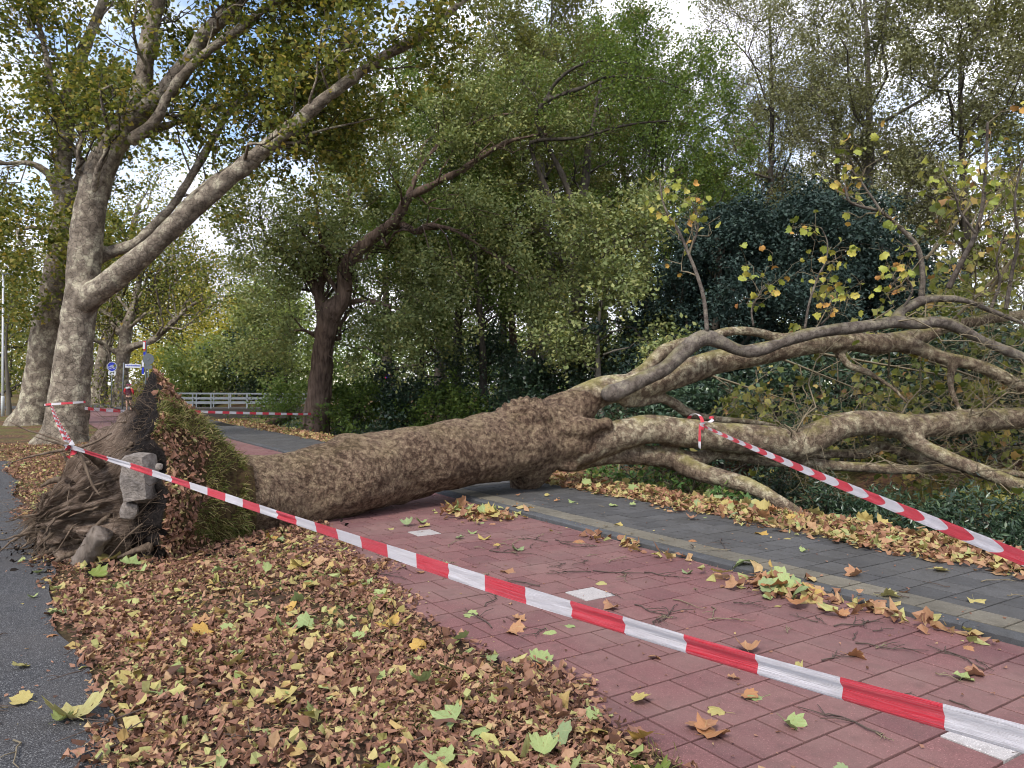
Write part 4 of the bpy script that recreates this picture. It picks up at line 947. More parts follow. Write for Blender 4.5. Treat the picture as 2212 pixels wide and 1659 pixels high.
# ---- the near standing plane, three great limbs
r = np.random.default_rng(3)
P1 = [qs([(132, 985, 140), (138, 950, 102), (146, 900, 84), (156, 800, 76), (168, 700, 72), (180, 600, 68), (190, 500, 66), (202, 420, 64), (226, 345, 60), (262, 285, 54), (294, 240, 45), (310, 170, 39), (320, 90, 36), (340, 0, 31), (365, -110, 24), (380, -230, 14)], 22, 22, 'trunk'),
      qs([(270, 275, 44), (330, 225, 40), (385, 165, 37), (435, 85, 34), (480, 40, 32), (530, -10, 28), (600, -80, 22), (680, -170, 12)], 22, 20.5, 'limb1'),
      qs([(290, 300, 28), (335, 260, 24), (380, 180, 21), (450, 110, 20), (520, 60, 18), (600, -2, 16), (700, -70, 10)], 21.5, 20.4, 'limb2'),
      qs([(182, 650, 60), (222, 622, 54), (262, 590, 50), (320, 542, 45), (400, 466, 41), (480, 396, 38), (560, 330, 35), (640, 266, 32), (700, 214, 28), (780, 155, 25), (850, 110, 22), (915, 70, 18), (985, 15, 15), (1060, -45, 10)], 21.8, 19.5, 'limb3'),
      qs([(190, 575, 30), (235, 545, 26), (290, 528, 24), (325, 495, 22), (380, 435, 19), (425, 360, 17), (460, 300, 15), (505, 230, 13), (560, 190, 9)], 22.4, 22.6, 'limb4'),
      qs([(262, 300, 24), (320, 285, 18), (400, 258, 15), (500, 222, 12), (600, 200, 8), (700, 205, 5)], 22.3, 23.5, 'limb5'),
      qs([(350, 500, 18), (420, 420, 15), (520, 350, 12), (640, 305, 8), (700, 300, 5)], 21.6, 22.8, 'limb6')]
pl1 = thing('plane_tree', P(135, 955, 22)*[1, 1, 0], 'near standing plane tree with great limb reaching over the path, tape round trunk', 'tree', 'plane trees along the verge')
wood_parts(pl1, P1, 0.055, M_plane, pdisp(2.2, 0.035), 2)
LP, LR = limbs_batch(P1)
b1 = grow(LP, LR, 13, 3.6, r, 0.9, 0.25, 0.42, 7, 0.2, 0.22)
b2 = grow(*b1, 8, 1.7, r, 0.9, 0.05, 0.2, 5, 0.2, 0.5)
b3 = grow(*b2, 4, 0.8, r, 0.9, -0.1, 0.2, 4, 0.15, 0.55)
pts = np.concatenate([along(b3[0], 11, r, 0.15, 0.12), along(b2[0], 9, r, 0.3, 0.16)])
pts = pts[pts[:, 2] < 20]
foliage(pl1, [b1, b2, b3], scatter(pts, r.uniform(0.085, 0.165, len(pts)), [LEAF_TREE], r, None, 1.0), L_plane, M_branch, bough=M_plane)
# ---- second plane just behind it
P2 = [qs([(66, 928, 104), (72, 905, 78), (80, 870, 70), (90, 800, 66), (104, 700, 62), (121, 600, 54), (135, 500, 46), (139, 430, 40), (136, 380, 35), (141, 300, 32), (149, 220, 30), (165, 150, 28), (190, 85, 24), (225, 0, 18), (255, -100, 10)], 32, 31, 'trunk'),
      qs([(128, 420, 26), (105, 375, 18), (60, 352, 14), (0, 352, 12), (-80, 330, 7)], 32, 31, 'limb1'),
      qs([(140, 470, 26), (165, 400, 20), (178, 360, 16), (168, 330, 14), (190, 260, 9)], 31.6, 31, 'limb2'),
      qs([(130, 505, 12), (95, 493, 9), (42, 496, 8), (40, 520, 7), (60, 540, 5)], 31.6, 30, 'limb3'),
      qs([(141, 300, 22), (120, 230, 16), (100, 120, 13), (70, 0, 10), (40, -100, 6)], 31, 30, 'limb4')]
pl2 = thing('plane_tree', P(68, 915, 32)*[1, 1, 0], 'second standing plane tree, dark leaning trunk half hidden behind the nearest one', 'tree', 'plane trees along the verge')
wood_parts(pl2, P2, 0.07, M_plane, pdisp(2.0, 0.035))
LP, LR = limbs_batch(P2)
b1 = grow(LP, LR, 13, 4.6, r, 1.0, 0.2, 0.4, 7, 0.2, 0.22)
b2 = grow(*b1, 7, 2.1, r, 0.9, 0.0, 0.2, 5, 0.2, 0.5)
b3 = grow(*b2, 3, 1.0, r, 0.9, -0.15, 0.2, 4, 0.15, 0.55)
pts = np.concatenate([along(b3[0], 16, r, 0.15, 0.15), along(b2[0], 12, r, 0.3, 0.2)])
pts = pts[pts[:, 2] < 26]
foliage(pl2, [b1, b2, b3], scatter(pts, r.uniform(0.12, 0.2, len(pts)), [LEAF_TREE], r, None, 1.0), L_plane, M_branch, bough=M_plane)
# ---- two more planes far down the verge
P3 = [qs([(256, 880, 38), (260, 860, 31), (264, 800, 28), (268, 745, 27), (275, 705, 24), (285, 670, 18), (300, 610, 14), (320, 540, 10)], 56, 56, 'trunk'),
      qs([(268, 760, 18), (290, 748, 16), (330, 735, 14), (365, 705, 12), (400, 670, 10), (445, 640, 6)], 56, 54, 'limb1'),
      qs([(262, 765, 14), (245, 758, 11), (220, 742, 10), (195, 730, 7)], 56, 55, 'limb2'),
      qs([(268, 725, 14), (258, 700, 10), (235, 680, 9), (210, 665, 7), (190, 650, 4)], 56, 57, 'limb3'),
      qs([(280, 690, 12), (305, 660, 9), (345, 600, 7), (380, 560, 4)], 56, 58, 'limb4')]
pl3 = thing('plane_tree', P(258, 878, 56)*[1, 1, 0], 'far plane tree with low spreading branch behind the cycle sign', 'tree', 'plane trees along the verge')
wood_parts(pl3, P3, 0.11, M_plane, pdisp(1.5, 0.05))
LP, LR = limbs_batch(P3)
def plane_far(root, LP, LR, r, n1, zmax):
    b1 = grow(LP, LR, n1, 6.0, r, 1.0, 0.3, 0.35, 6, 0.2, 0.4)
    b2 = grow(*b1, 7, 2.8, r, 0.9, 0.05, 0.2, 5, 0.2, 0.5)
    pts = along(b2[0], 34, r, 0.1, 0.45); pts = pts[pts[:, 2] < zmax]
    foliage(root, [b1, b2], scatter(pts, r.uniform(0.18, 0.3, len(pts)), [KITE], r, None, 1.0), L_plane, M_branch, bough=M_plane)
plane_far(pl3, LP, LR, r, 12, 40)
P4 = [qs([(207, 880, 40), (212, 840, 30), (222, 780, 27), (236, 710, 25), (248, 650, 22), (262, 590, 18), (280, 520, 14), (300, 440, 9)], 64, 64, 'trunk'),
      qs([(232, 730, 16), (255, 700, 13), (290, 690, 10), (330, 650, 6)], 64, 62, 'limb1'), qs([(240, 700, 14), (215, 640, 11), (190, 580, 8), (160, 520, 5)], 64, 65, 'limb2')]
pl4 = thing('plane_tree', P(207, 876, 64)*[1, 1, 0], 'far plane tree with slanting bare trunk beside the near trunk', 'tree', 'plane trees along the verge')
wood_parts(pl4, P4, 0.13, M_plane, pdisp(1.5, 0.05))
plane_far(pl4, *limbs_batch(P4), r, 13, 40)
# ---- the oak on the ditch bank
OK_ = [qs([(674, 955, 86), (680, 925, 66), (686, 880, 54), (693, 820, 50), (699, 750, 46), (708, 700, 48), (718, 672, 50), (735, 655, 40), (745, 625, 34), (744, 590, 32), (752, 565, 32), (775, 540, 31), (812, 508, 29), (845, 485, 25), (868, 455, 22), (885, 425, 19), (935, 398, 16), (1000, 366, 14), (1055, 328, 12), (1110, 302, 9), (1180, 290, 6)], 30.7, 28, 'trunk'),
       qs([(702, 690, 34), (692, 650, 26), (690, 625, 20), (700, 590, 12), (690, 540, 8)], 30.7, 30.5, 'limb1'),
       qs([(705, 680, 30), (690, 640, 22), (664, 596, 18), (630, 568, 15), (605, 548, 12), (570, 500, 8), (560, 440, 5)], 30.7, 29.5, 'limb2'),
       qs([(840, 490, 22), (870, 486, 17), (898, 500, 15), (930, 488, 13), (985, 500, 10), (1050, 540, 7), (1120, 590, 5), (1180, 610, 3)], 29.4, 26, 'limb3'),
       qs([(880, 430, 14), (905, 370, 11), (960, 300, 9), (1040, 260, 7), (1130, 240, 4)], 29, 30, 'limb4'),
       qs([(700, 740, 12), (660, 715, 9), (620, 720, 7), (585, 745, 4)], 30.6, 29.0, 'limb6'), qs([(725, 668, 14), (780, 650, 10), (850, 665, 7), (910, 700, 4)], 30.5, 28.6, 'limb7'),
       qs([(745, 600, 16), (735, 540, 12), (745, 470, 9), (760, 390, 6), (780, 320, 4)], 30.5, 32, 'limb5')]
oak = thing('oak_tree', P(680, 920, 30.7)*[1, 1, 0], 'gnarled oak with kinked brown trunk leaning over the ditch', 'tree')
wood_parts(oak, OK_, 0.05, M_oakbark, pdisp(3.0, 0.04), 2)
LP, LR = limbs_batch(OK_)
b1 = grow(LP, LR, 13, 3.3, r, 1.0, 0.15, 0.22, 7, 0.25, 0.28)
b2 = grow(*b1, 8, 1.3, r, 1.0, 0.0, 0.15, 5, 0.25, 0.5)
b3 = grow(*b2, 4, 0.6, r, 1.0, -0.05, 0.2, 4, 0.2, 0.6)
pts = np.concatenate([along(b3[0], 17, r, 0.2, 0.16), along(b2[0], 8, r, 0.5, 0.22)])
ou = CX + F * pts[:, 0] / pts[:, 1]; ov = HV + F * (CH - pts[:, 2]) / pts[:, 1]
pts = pts[~((np.abs(ou - 700) < 52) & (ov > 610) & (pts[:, 1] < 31)) | (r.random(len(pts)) < 0.06)]     # the bole itself carries few leaves
lim = np.concatenate([resample(OK_[0][1], OK_[0][2], 0.3)[0], resample(OK_[3][1], OK_[3][2], 0.3)[0][:12]]); lu = CX + F * lim[:, 0] / lim[:, 1]; lv_ = HV + F * (CH - lim[:, 2]) / lim[:, 1]
def clear_of(p_, w_, keep_):
    """thin the leaves hanging right in front of the great limb"""
    a_ = CX + F * p_[:, 0] / p_[:, 1]; b_ = HV + F * (CH - p_[:, 2]) / p_[:, 1]; d_ = np.full(len(p_), 1e9); yy = np.zeros(len(p_))
    for c_ in range(0, len(p_), 5000):
        q_ = np.hypot(a_[c_:c_ + 5000, None] - lu[None], b_[c_:c_ + 5000, None] - lv_[None]); d_[c_:c_ + 5000] = q_.min(1); yy[c_:c_ + 5000] = lim[q_.argmin(1), 1]
    return p_[(d_ > w_) | (p_[:, 1] > yy) | (r.random(len(p_)) < keep_)]
pts = clear_of(pts, 20, 0.12)
foliage(oak, [b1, b2, b3], scatter(pts, r.uniform(0.1, 0.17, len(pts)), [KITE], r, None, 0.9), L_oak, M_branch, bough=M_oakbark)
# shoots low on the oak trunk
# ---- a tree with long arching dark branches in front of the wood
AR = [qs([(1236, 890, 46), (1240, 850, 38), (1246, 760, 34), (1250, 660, 30), (1244, 560, 27), (1252, 480, 24), (1262, 410, 20), (1270, 330, 16), (1285, 250, 11), (1300, 170, 6)], 29, 29, 'trunk'),
      qs([(1248, 470, 16), (1215, 380, 13), (1175, 300, 11), (1158, 250, 10), (1185, 216, 10), (1256, 190, 9), (1316, 166, 8), (1416, 172, 6), (1490, 200, 4)], 28.6, 26, 'limb1'),
      qs([(1160, 250, 9), (1200, 180, 8), (1255, 140, 7), (1330, 132, 5), (1400, 150, 3)], 27.6, 25.5, 'limb2'),
      qs([(1245, 520, 16), (1190, 430, 12), (1150, 330, 10), (1156, 305, 9), (1250, 297, 8), (1345, 272, 7), (1430, 262, 5), (1500, 270, 3)], 28.8, 26.5, 'limb3'),
      qs([(1250, 640, 16), (1300, 560, 14), (1370, 500, 12), (1420, 450, 9), (1470, 360, 6)], 29, 28, 'limb4')]
arch = thing('arching_tree', P(1238, 870, 29) * [1, 1, 0], 'tree with long arching dark branches right of the oak', 'tree')
wood_parts(arch, AR, 0.05, M_darkbark, pdisp(2.0, 0.02), 2)
LP, LR = limbs_batch(AR)
b1 = grow(LP, LR, 10, 2.2, r, 1.0, 0.2, 0.35, 6, 0.25, 0.35); b2 = grow(*b1, 7, 1.1, r, 1.0, 0.1, 0.2, 5, 0.2, 0.5)
pts = clear_of(along(b2[0], 24, r, 0.2, 0.22), 20, 0.1)
foliage(arch, [b1, b2], scatter(pts, r.uniform(0.09, 0.14, len(pts)), [KITE], r, None, 1.0), L_green, M_darkbark)
# ---- trees of the wood behind the ditch
def woodland(name, label, cat, base, H, Rc, tr, lm, bm, seed, n1=16, n2=7, n3=6, nl=30, ls=0.13, h0=0.25, lean=(0, 0), tpl=None, group='trees of the wood behind the ditch', twl=1.0, sig=0.2, upb=0.35, droop=0.0, env=None, fine=True):
    g = np.random.default_rng(seed)
    base = np.array([base[0], base[1], base[2]])
    root = thing(name, base, label, cat, group)
    tt = np.linspace(0, 1, 9)
    tk = base + np.stack([lean[0] * tt ** 1.4 + 0.35 * np.sin(tt * 5 + seed) * tt, lean[1] * tt ** 1.4 + 0.3 * np.cos(tt * 4 + seed) * tt, H * 0.9 * tt - 0.25], 1)
    trr = tr * (1 - 0.85 * tt) * (1 + 0.6 * np.exp(-tt * 14))
    q, rq = resample(tk, trr, 0.5)
    V, po = tubes(q, rq * (1 + 0.1 * vnoise(q * 0.8, seed)), 12); V = V + (0.05 * tr * 2 * fbm(V * 2.5, 3, seed))[:, None] * unit(V - q.repeat(12, 0))
    link('trunk', build_mesh('trunk', V, po, bm), root)
    # first branches
    f = h0 + (0.98 - h0) * (np.arange(n1) + g.random(n1) * 0.8) / n1
    az = np.arange(n1) * 2.399 + g.random(n1) * 0.8
    e = np.sqrt(np.maximum(0.16, 1 - ((f - (h0 + 0.45 * (1 - h0))) / (0.64 * (1 - h0))) ** 2)) if env is None else env(f)
    L = Rc * e * g.uniform(0.75, 1.15, n1)
    el = np.radians(g.uniform(5, 40, n1) + 30 * f) * (1 if upb > 0 else -0.4)
    x = f * 8 / 0.98; k = np.minimum(x.astype(int), 7); w = (x - k)[:, None]
    S = tk[k] * (1 - w) + tk[k + 1] * w
    d = np.stack([np.cos(az) * np.cos(el), np.sin(az) * np.cos(el), np.sin(el)], 1)
    K = 8; u_ = np.linspace(0, 1, K)
    C = S[:, None] + d[:, None] * (L[:, None] * u_)[..., None] + np.cumsum(g.normal(size=(n1, K, 3)), 1) * (L * 0.05)[:, None, None]
    C[:, :, 2] -= droop * L[:, None] * u_ ** 2
    R0 = np.maximum(tr * (1 - 0.85 * f) * 0.45, 0.025)[:, None] * (1 - 0.75 * u_)
    b2 = grow(C, R0, n2, Rc * 0.45, g, 0.9, upb * 0.6, 0.2, 6, 0.2, 0.5, 0.3, droop * 0.5)
    b3 = grow(*b2, n3, Rc * 0.2 * twl, g, 0.9, upb * 0.3, 0.2, 4, 0.18, 0.55, 0.3, droop * 0.5)
    lv = along(b3[0], max(1, int(nl * 0.9)), g, 0.15, sig)
    if len(lv) == 0: lv = along(b3[0][:50], 1, g, 0.2, sig)
    mb = MB(); mb.add(*tubes(C, R0, 6)); mb.add(*tubes(b2[0][:, [0, 2, 5]], b2[1][:, [0, 2, 5]], 3)); (mb.add(*tubes(b3[0][:, ::3] if b3[0].shape[1] == 4 else b3[0], np.maximum(b3[1][:, ::3], 0.006), 3)) if fine else None)
    tag(link('branches', mb.mesh('branches', bm), root), kind='stuff')
    V, T, A = scatter(lv, g.uniform(0.7, 1.3, len(lv)) * ls, tpl or [TRI], g, None, 1.0)
    tag(link('crown', build_mesh('crown', V, [T], lm, True, {'rnd': A}), root), kind='stuff')
    return root
def gp_(u, Y):
    x = (u - CX) * Y / F; n_ = x * NV[0] + Y * NV[1]
    return (x, Y, float(bank(np.array([n_]))[0]))
WT = [ # u, Y, H, R, trunk, leaf, bark, label, extras
    (985, 37, 16.5, 5.2, 0.28, L_green, M_darkbark, 'dark green tree just right of the oak crown', dict(h0=0.12, nl=50, n1=18, ls=0.15)),
    (1178, 33, 17.0, 5.8, 0.42, L_olive, M_greybark, 'olive tree with thick grey trunk behind the fallen fork', dict(h0=0.3, nl=54, n1=19, ls=0.15)),
    (1400, 38, 19, 6.9, 0.3, L_green, M_darkbark, 'bright green rounded tree left of the sky gap', dict(h0=0.2, nl=60, n1=20, ls=0.155)),
    (840, 46, 17, 6.2, 0.35, L_green, M_darkbark, 'green tree rising behind the oak', dict(h0=0.15, nl=44, ls=0.17)),
    (1090, 47, 19, 5.8, 0.3, L_olive, M_darkbark, 'tall olive tree at the back, left of the bright green one', dict(h0=0.2, nl=46, ls=0.17, n1=20)),
    (1660, 46, 27, 6.5, 0.35, L_brown, M_darkbark, 'almost bare purplish tree beside the sky gap', dict(h0=0.3, nl=16, n1=24, n2=9, n3=11, twl=1.3, upb=0.8, ls=0.14)),
    (1870, 35, 24, 7.0, 0.34, L_brown, M_greybark, 'tall thin-leaved tree with pale grey trunk above the yew', dict(h0=0.25, nl=50, n1=22, n2=8, n3=7, ls=0.15)),
    (1815, 37, 17, 4.0, 0.25, L_brown, M_greybark, 'slimmer grey trunk left of the tall thin-leaved tree', dict(h0=0.4, nl=14, ls=0.12)),
    (2085, 31, 19, 4.6, 0.26, L_brown, M_darkbark, 'sparse dark-stemmed tree against white sky at right', dict(h0=0.3, nl=38, n1=18, n2=8, n3=8, ls=0.14)),
    (2330, 30, 20, 5.8, 0.28, L_olive, M_darkbark, 'thin olive tree at the right edge of picture', dict(h0=0.25, nl=46, n2=8, ls=0.15)),
    (1525, 47, 14, 5.5, 0.25, L_olive, M_darkbark, 'olive tree filling in behind the left yew', dict(h0=0.15, nl=36, ls=0.16)),
    (1760, 50, 16, 6.0, 0.25, L_olive, M_darkbark, 'hazy olive tree behind the yews', dict(h0=0.15, nl=44, ls=0.17)),
    (2000, 52, 14, 6.0, 0.25, L_olive, M_darkbark, 'low olive tree far behind at right', dict(h0=0.15, nl=24, ls=0.16)),
    (905, 33, 11, 3.0, 0.16, L_green, M_darkbark, 'slender dark trunk right of the oak fork', dict(h0=0.35, nl=26)),
    (1040, 31, 12, 3.0, 0.2, L_green, M_darkbark, 'straight dark trunk midway between oak and grey trunk', dict(h0=0.4, nl=26)),
    (1112, 35, 12, 3.2, 0.24, L_green, M_oakbark, 'reddish pine-like trunk beside the thick grey trunk', dict(h0=0.45, nl=24)),
    (1300, 26, 8.4, 3.1, 0.13, L_oak, M_greybark, 'young oak with pale hanging foliage above the fallen fork', dict(h0=0.3, nl=26, tpl=[KITE], ls=0.15, droop=0.35)),
    (950, 45, 20, 6.0, 0.3, L_olive, M_darkbark, 'tall olive crown filling in above the oak', dict(h0=0.3, nl=36, n1=18, ls=0.2)),
    (1150, 46, 22.5, 6.2, 0.3, L_green, M_darkbark, 'tall green crown behind the arching branches', dict(h0=0.3, nl=40, n1=18, ls=0.2)),
    (1300, 44, 22, 6.0, 0.3, L_olive, M_darkbark, 'tall olive crown above the arching branches', dict(h0=0.3, nl=40, n1=18, ls=0.2)),
    (1440, 45, 19, 5.0, 0.3, L_green, M_darkbark, 'green crown just left of the sky gap', dict(h0=0.3, nl=36, n1=18, ls=0.2)),
    (1640, 58, 22, 7.0, 0.3, L_brown, M_darkbark, 'hazy brownish tree behind the bare purplish one', dict(h0=0.2, nl=30, n1=18, ls=0.24)),
    (960, 60, 15, 7, 0.3, L_green, M_darkbark, 'far green tree glimpsed between the dark trunks', dict(h0=0.05, nl=26, ls=0.22)),
    (1240, 62, 16, 7, 0.3, L_olive, M_darkbark, 'far olive tree glimpsed behind thick grey trunk', dict(h0=0.05, nl=26, ls=0.22)),
]
for k, (u, Y, H, Rc, tr, lm, bm, lb, ex) in enumerate(WT):
    woodland('woodland_tree', lb, 'tree', gp_(u, Y), H, Rc, tr, lm, bm, 100 + k, **ex)
# far trees round the bridge and behind the planes
FT = [(470, 84, 11, 5.5, L_yellow, 'golden tree behind the bridge'), (395, 92, 12, 6, L_yellow, 'yellow tree behind the round sign back'), (560, 80, 11, 5, L_pale, 'pale green willow-like tree right of the golden tree'),
      (430, 76, 5.5, 3.5, L_pale, 'pale bush at the left end of bridge'), (330, 100, 14, 7, L_yellow, 'yellow-green tree behind the far planes'), (620, 72, 8, 4.5, L_pale, 'green tree at the right end of bridge'),
      (545, 74, 6, 3.2, L_rhodo, 'dark green bush behind the bridge railing'), (500, 110, 20, 9, L_plane, 'tall hazy tree above the golden one'), (690, 85, 17, 8, L_green, 'far green tree seen left of the oak trunk'),
      (100, 90, 15, 8, L_plane, 'far yellowish tree behind the two near plane trunks'), (-20, 62, 15, 7, L_plane, 'green tree at the left edge of picture'), (230, 110, 18, 9, L_plane, 'far tree filling gap between plane trunks'),
      (20, 100, 9, 7, L_olive, 'low olive tree at far left behind the sapling')]
for k, (u, Y, H, Rc, lm, lb) in enumerate(FT):
    woodland('distant_tree', lb, 'tree', gp_(u, Y), H, Rc, 0.25, lm, M_darkbark, 300 + k, n1=14, n2=7, n3=5, nl=19, ls=0.31, h0=0.06, sig=0.5, fine=False, group='distant trees past the bridge')
# yews
for k, (u, Y, H, Rc, lb) in enumerate([(1540, 25, 7.6, 3.4, 'dark blue-green yew, left of the pair'), (1760, 25.5, 8.3, 3.9, 'larger dark yew in the middle behind fallen limbs'), (1945, 27, 6.6, 3.2, 'dark yew partly hidden by yellow leaves at right')]):
    woodland('yew_tree', lb, 'tree', gp_(u, Y), H, Rc, 0.25, L_yew, M_darkbark, 400 + k, n1=30, n2=9, n3=6, nl=44, ls=0.125, h0=0.03, tpl=[TRI], sig=0.13, upb=0.2, droop=0.15, fine=False, group='yew trees behind the ditch', env=lambda f: np.clip(1.08 - f ** 2.2, 0.1, 1))
# shrubs of the far bank and undergrowth
SH = [(760, 31, 3.0, 2.2, L_green), (830, 33, 3.6, 2.4, L_rhodo), (900, 31, 3.2, 2.4, L_rhodo), (980, 30, 2.6, 2.2, L_green), (1060, 32, 4.0, 2.6, L_rhodo), (1150, 29, 2.6, 2.2, L_rhodo), (1260, 28, 3.0, 2.3, L_rhodo), (1370, 26, 3.2, 2.3, L_rhodo), (620, 46, 3.0, 2.6, L_green),
      (1440, 21, 2.4, 2.0, L_rhodo), (1560, 19.5, 2.2, 2.0, L_rhodo), (1690, 19, 2.6, 2.2, L_rhodo), (1820, 18.5, 2.5, 2.2, L_rhodo), (1960, 18, 2.8, 2.3, L_rhodo), (2110, 17.5, 2.8, 2.3, L_rhodo), (2260, 17, 2.6, 2.3, L_rhodo), (2080, 22, 4.2, 2.6, L_olive), (2230, 22, 5.0, 2.8, L_olive)]
near_names = ['below the oak, nearest its trunk', 'second to the right of the oak', 'third to the right of the oak', 'left of the dark straight trunk', 'tallest under the dark straight trunk', 'in front of the grey trunk', 'right of the grey trunk', 'under the pale young oak', 'at the right end of bridge',
              'left end of the row behind the fallen limbs', 'under the left yew', 'under the middle of fallen limbs', 'right of the middle under fallen limbs', 'under the drooping right limb', 'near the right edge behind the limbs', 'cut by right edge of picture', 'tall, behind right yew and yellow leaves', 'tall, at the right edge behind yellow leaves']
for k, ((u, Y, H, Rc, lm), lb) in enumerate(zip(SH, near_names)):
    kind_ = 'rhododendron' if lm is L_rhodo else 'shrub'
    woodland('shrub', f'{"dark glossy" if lm is L_rhodo else "leafy green"} {kind_} {lb}', 'shrub', gp_(u, Y), H, Rc, 0.07, lm, M_darkbark, 500 + k, n1=16, n2=7, n3=5, nl=11, ls=0.14 if Y < 25 else 0.16, h0=0.02, tpl=([NARROW, KITE] if Y < 25 else [TRI]), sig=0.14, fine=False, group='shrubs along the far bank', env=lambda f: np.clip(1.05 - f ** 2.5, 0.2, 1))
# herbs on the near bank
for k, (u, Y, H, Rc, lb) in enumerate([(1385, 13.4, 0.75, 0.65, 'left clump of bright green nettles under the fallen fork'), (1470, 12.6, 0.7, 0.65, 'right clump of bright green nettles under the lower limb'), (1560, 11.8, 0.5, 0.5, 'small nettle clump beside the limb end in the leaf drift'), (1310, 14.4, 0.7, 0.6, 'nettle clump with yellow leaves right of the broken stub')]):
    b_ = gp_(u, Y); woodland('nettle_clump', lb, 'plant', b_, H, Rc, 0.02, L_herb, M_twig2, 600 + k, n1=14, n2=5, n3=3, nl=4, ls=0.1, h0=0.02, sig=0.05, group='nettles on the near bank')
for k, (u, Y, H, Rc, lb) in enumerate([(1640, 13.6, 1.3, 1.0, 'dark low shrub behind the limb end in leaf drift'), (1790, 12.8, 1.2, 1.0, 'dark low shrub on bank under the long lower limb'), (1930, 12.2, 1.2, 1.0, 'dark low shrub on bank just above the tape'), (2080, 11.6, 1.2, 1.0, 'dark low shrub on bank near the right edge'), (2230, 10.9, 1.2, 1.0, 'dark low shrub on bank cut by right edge'), (745, 33, 1.3, 1.4, 'ivy mound at the foot of the oak'), (800, 29.5, 1.1, 1.5, 'low dark shrub right of the oak foot'), (640, 36, 1.0, 1.2, 'low shrub left of the oak foot')]):
    woodland('low_shrub', lb, 'shrub', gp_(u, Y), H, Rc, 0.04, L_rhodo, M_darkbark, 620 + k, n1=14, n2=6, n3=4, nl=16, ls=0.11, h0=0.02, tpl=[NARROW], fine=False, sig=0.1, group='low shrubs at the ditch edge')
# the wood goes on behind: one mass
g = np.random.default_rng(77)
N_ = 60000; u_ = g.uniform(520, 2700, N_); Yd = g.uniform(72, 110, N_); hh = (4.5 + 4.5 * np.clip(fbm(np.stack([u_ / 90, Yd / 20, u_ * 0], 1), 3, 8) + 0.6, 0, 1.6))
pts = np.stack([(u_ - CX) * Yd / F, Yd, hh * g.random(N_) ** 0.8], 1)
V, T, A = scatter(pts, g.uniform(0.3, 0.6, N_), [TRI], g, None, 1.0)
tag(link('far_wood', build_mesh('far_wood', V, [T], L_green, True, {'rnd': A})), 'dark mass of the far wood behind everything', 'wood', kind='stuff')
N_ = 26000; u_ = g.uniform(-900, 560, N_); Yd = g.uniform(118, 150, N_); hh = 7 + 5 * np.clip(fbm(np.stack([u_ / 90, Yd / 20, u_ * 0], 1), 3, 18) + 0.5, 0, 1.5)
pts = np.stack([(u_ - CX) * Yd / F, Yd, hh * g.random(N_) ** 0.8], 1)
V, T, A = scatter(pts, g.uniform(0.5, 0.9, N_), [TRI], g, None, 1.0)
tag(link('far_wood', build_mesh('far_wood', V, [T], L_plane, True, {'rnd': A})), 'far yellowish tree line at the end of the street', 'wood', kind='stuff')

# ---- shoots, twigs and leaves still on the fallen crown
r = np.random.default_rng(9)
def zq(lst, Y, w=6): return [(1600 * 0.864 + 0.6532 * a[0], 350 * 0.864 + 0.6532 * a[1], w) for a in lst]      # points read off an enlargement
SHO = [(zq([(222, 632), (212, 530), (190, 450), (160, 375), (128, 300), (95, 250), (75, 200), (65, 130)], 0), 12.1, 12.3, 10, 3),
       (zq([(160, 375), (190, 300), (185, 240), (170, 200)], 0), 12.2, 12.0, 6, 2),
       (zq([(545, 625), (560, 540), (590, 450), (615, 400), (620, 340), (600, 290)], 0), 12.7, 12.5, 6, 2),
       (zq([(375, 615), (370, 560), (395, 510), (410, 480)], 0), 12.6, 12.4, 5, 2),
       (zq([(600, 610), (630, 580), (660, 560)], 0), 12.6, 12.3, 5, 2),
       (zq([(930, 520), (935, 450), (920, 360), (870, 300), (800, 240), (730, 220), (690, 200), (678, 150)], 0), 12.7, 12.2, 13, 4),
       (zq([(800, 240), (760, 180), (700, 100), (640, 60)], 0), 12.3, 12.6, 6, 3),
       (zq([(1020, 490), (1060, 410), (1110, 310), (1135, 200), (1145, 60), (1150, -60)], 0), 12.8, 12.0, 13, 5),
       (zq([(1110, 310), (1060, 240), (1040, 180), (1000, 120)], 0), 12.4, 12.2, 6, 3),
       (zq([(1210, 560), (1230, 440), (1250, 330), (1240, 200), (1265, 60)], 0), 12.6, 11.8, 9, 4),
       (zq([(1160, 560), (1190, 470), (1180, 400), (1210, 300)], 0), 12.9, 12.4, 7, 3),
       (zq([(860, 570), (900, 500), (870, 450), (830, 480)], 0), 12.6, 12.3, 6, 3)]
sh_P, sh_R = [], []
for l, Y0, Y1, w0, w1 in SHO:
    l = [(a[0], a[1], w0 + (w1 - w0) * i / (len(l) - 1)) for i, a in enumerate(l)]
    _, p_, r_ = qs(l, Y0, Y1, 's'); q_, rq = resample(p_, r_, 0.04)
    V, po = tubes(q_, rq, 6, True); link('shoot', build_mesh('shoot', V, po, M_bark_smooth), fallen)
    i = np.linspace(0, len(q_) - 1, 16).astype(int); sh_P.append(q_[i]); sh_R.append(rq[i])
sP, sR = np.array(sh_P), np.array(sh_R)
t1 = grow(sP, sR, 9, 0.7, r, 1.0, 0.1, 0.3, 6, 0.3, 0.5); t2 = grow(*t1, 2, 0.3, r, 0.9, 0.1, 0.3, 4, 0.3, 0.6)
limbs_ = [s for s in S_ if s[0] in ('limb_a2', 'limb_b4', 'limb_b2', 'limb_b5', 'limb_b3', 'limb_d', 'limb_d3', 'limb_e', 'limb_f', 'limb_c', 'limb_a')]
fP, fR = limbs_batch(limbs_)
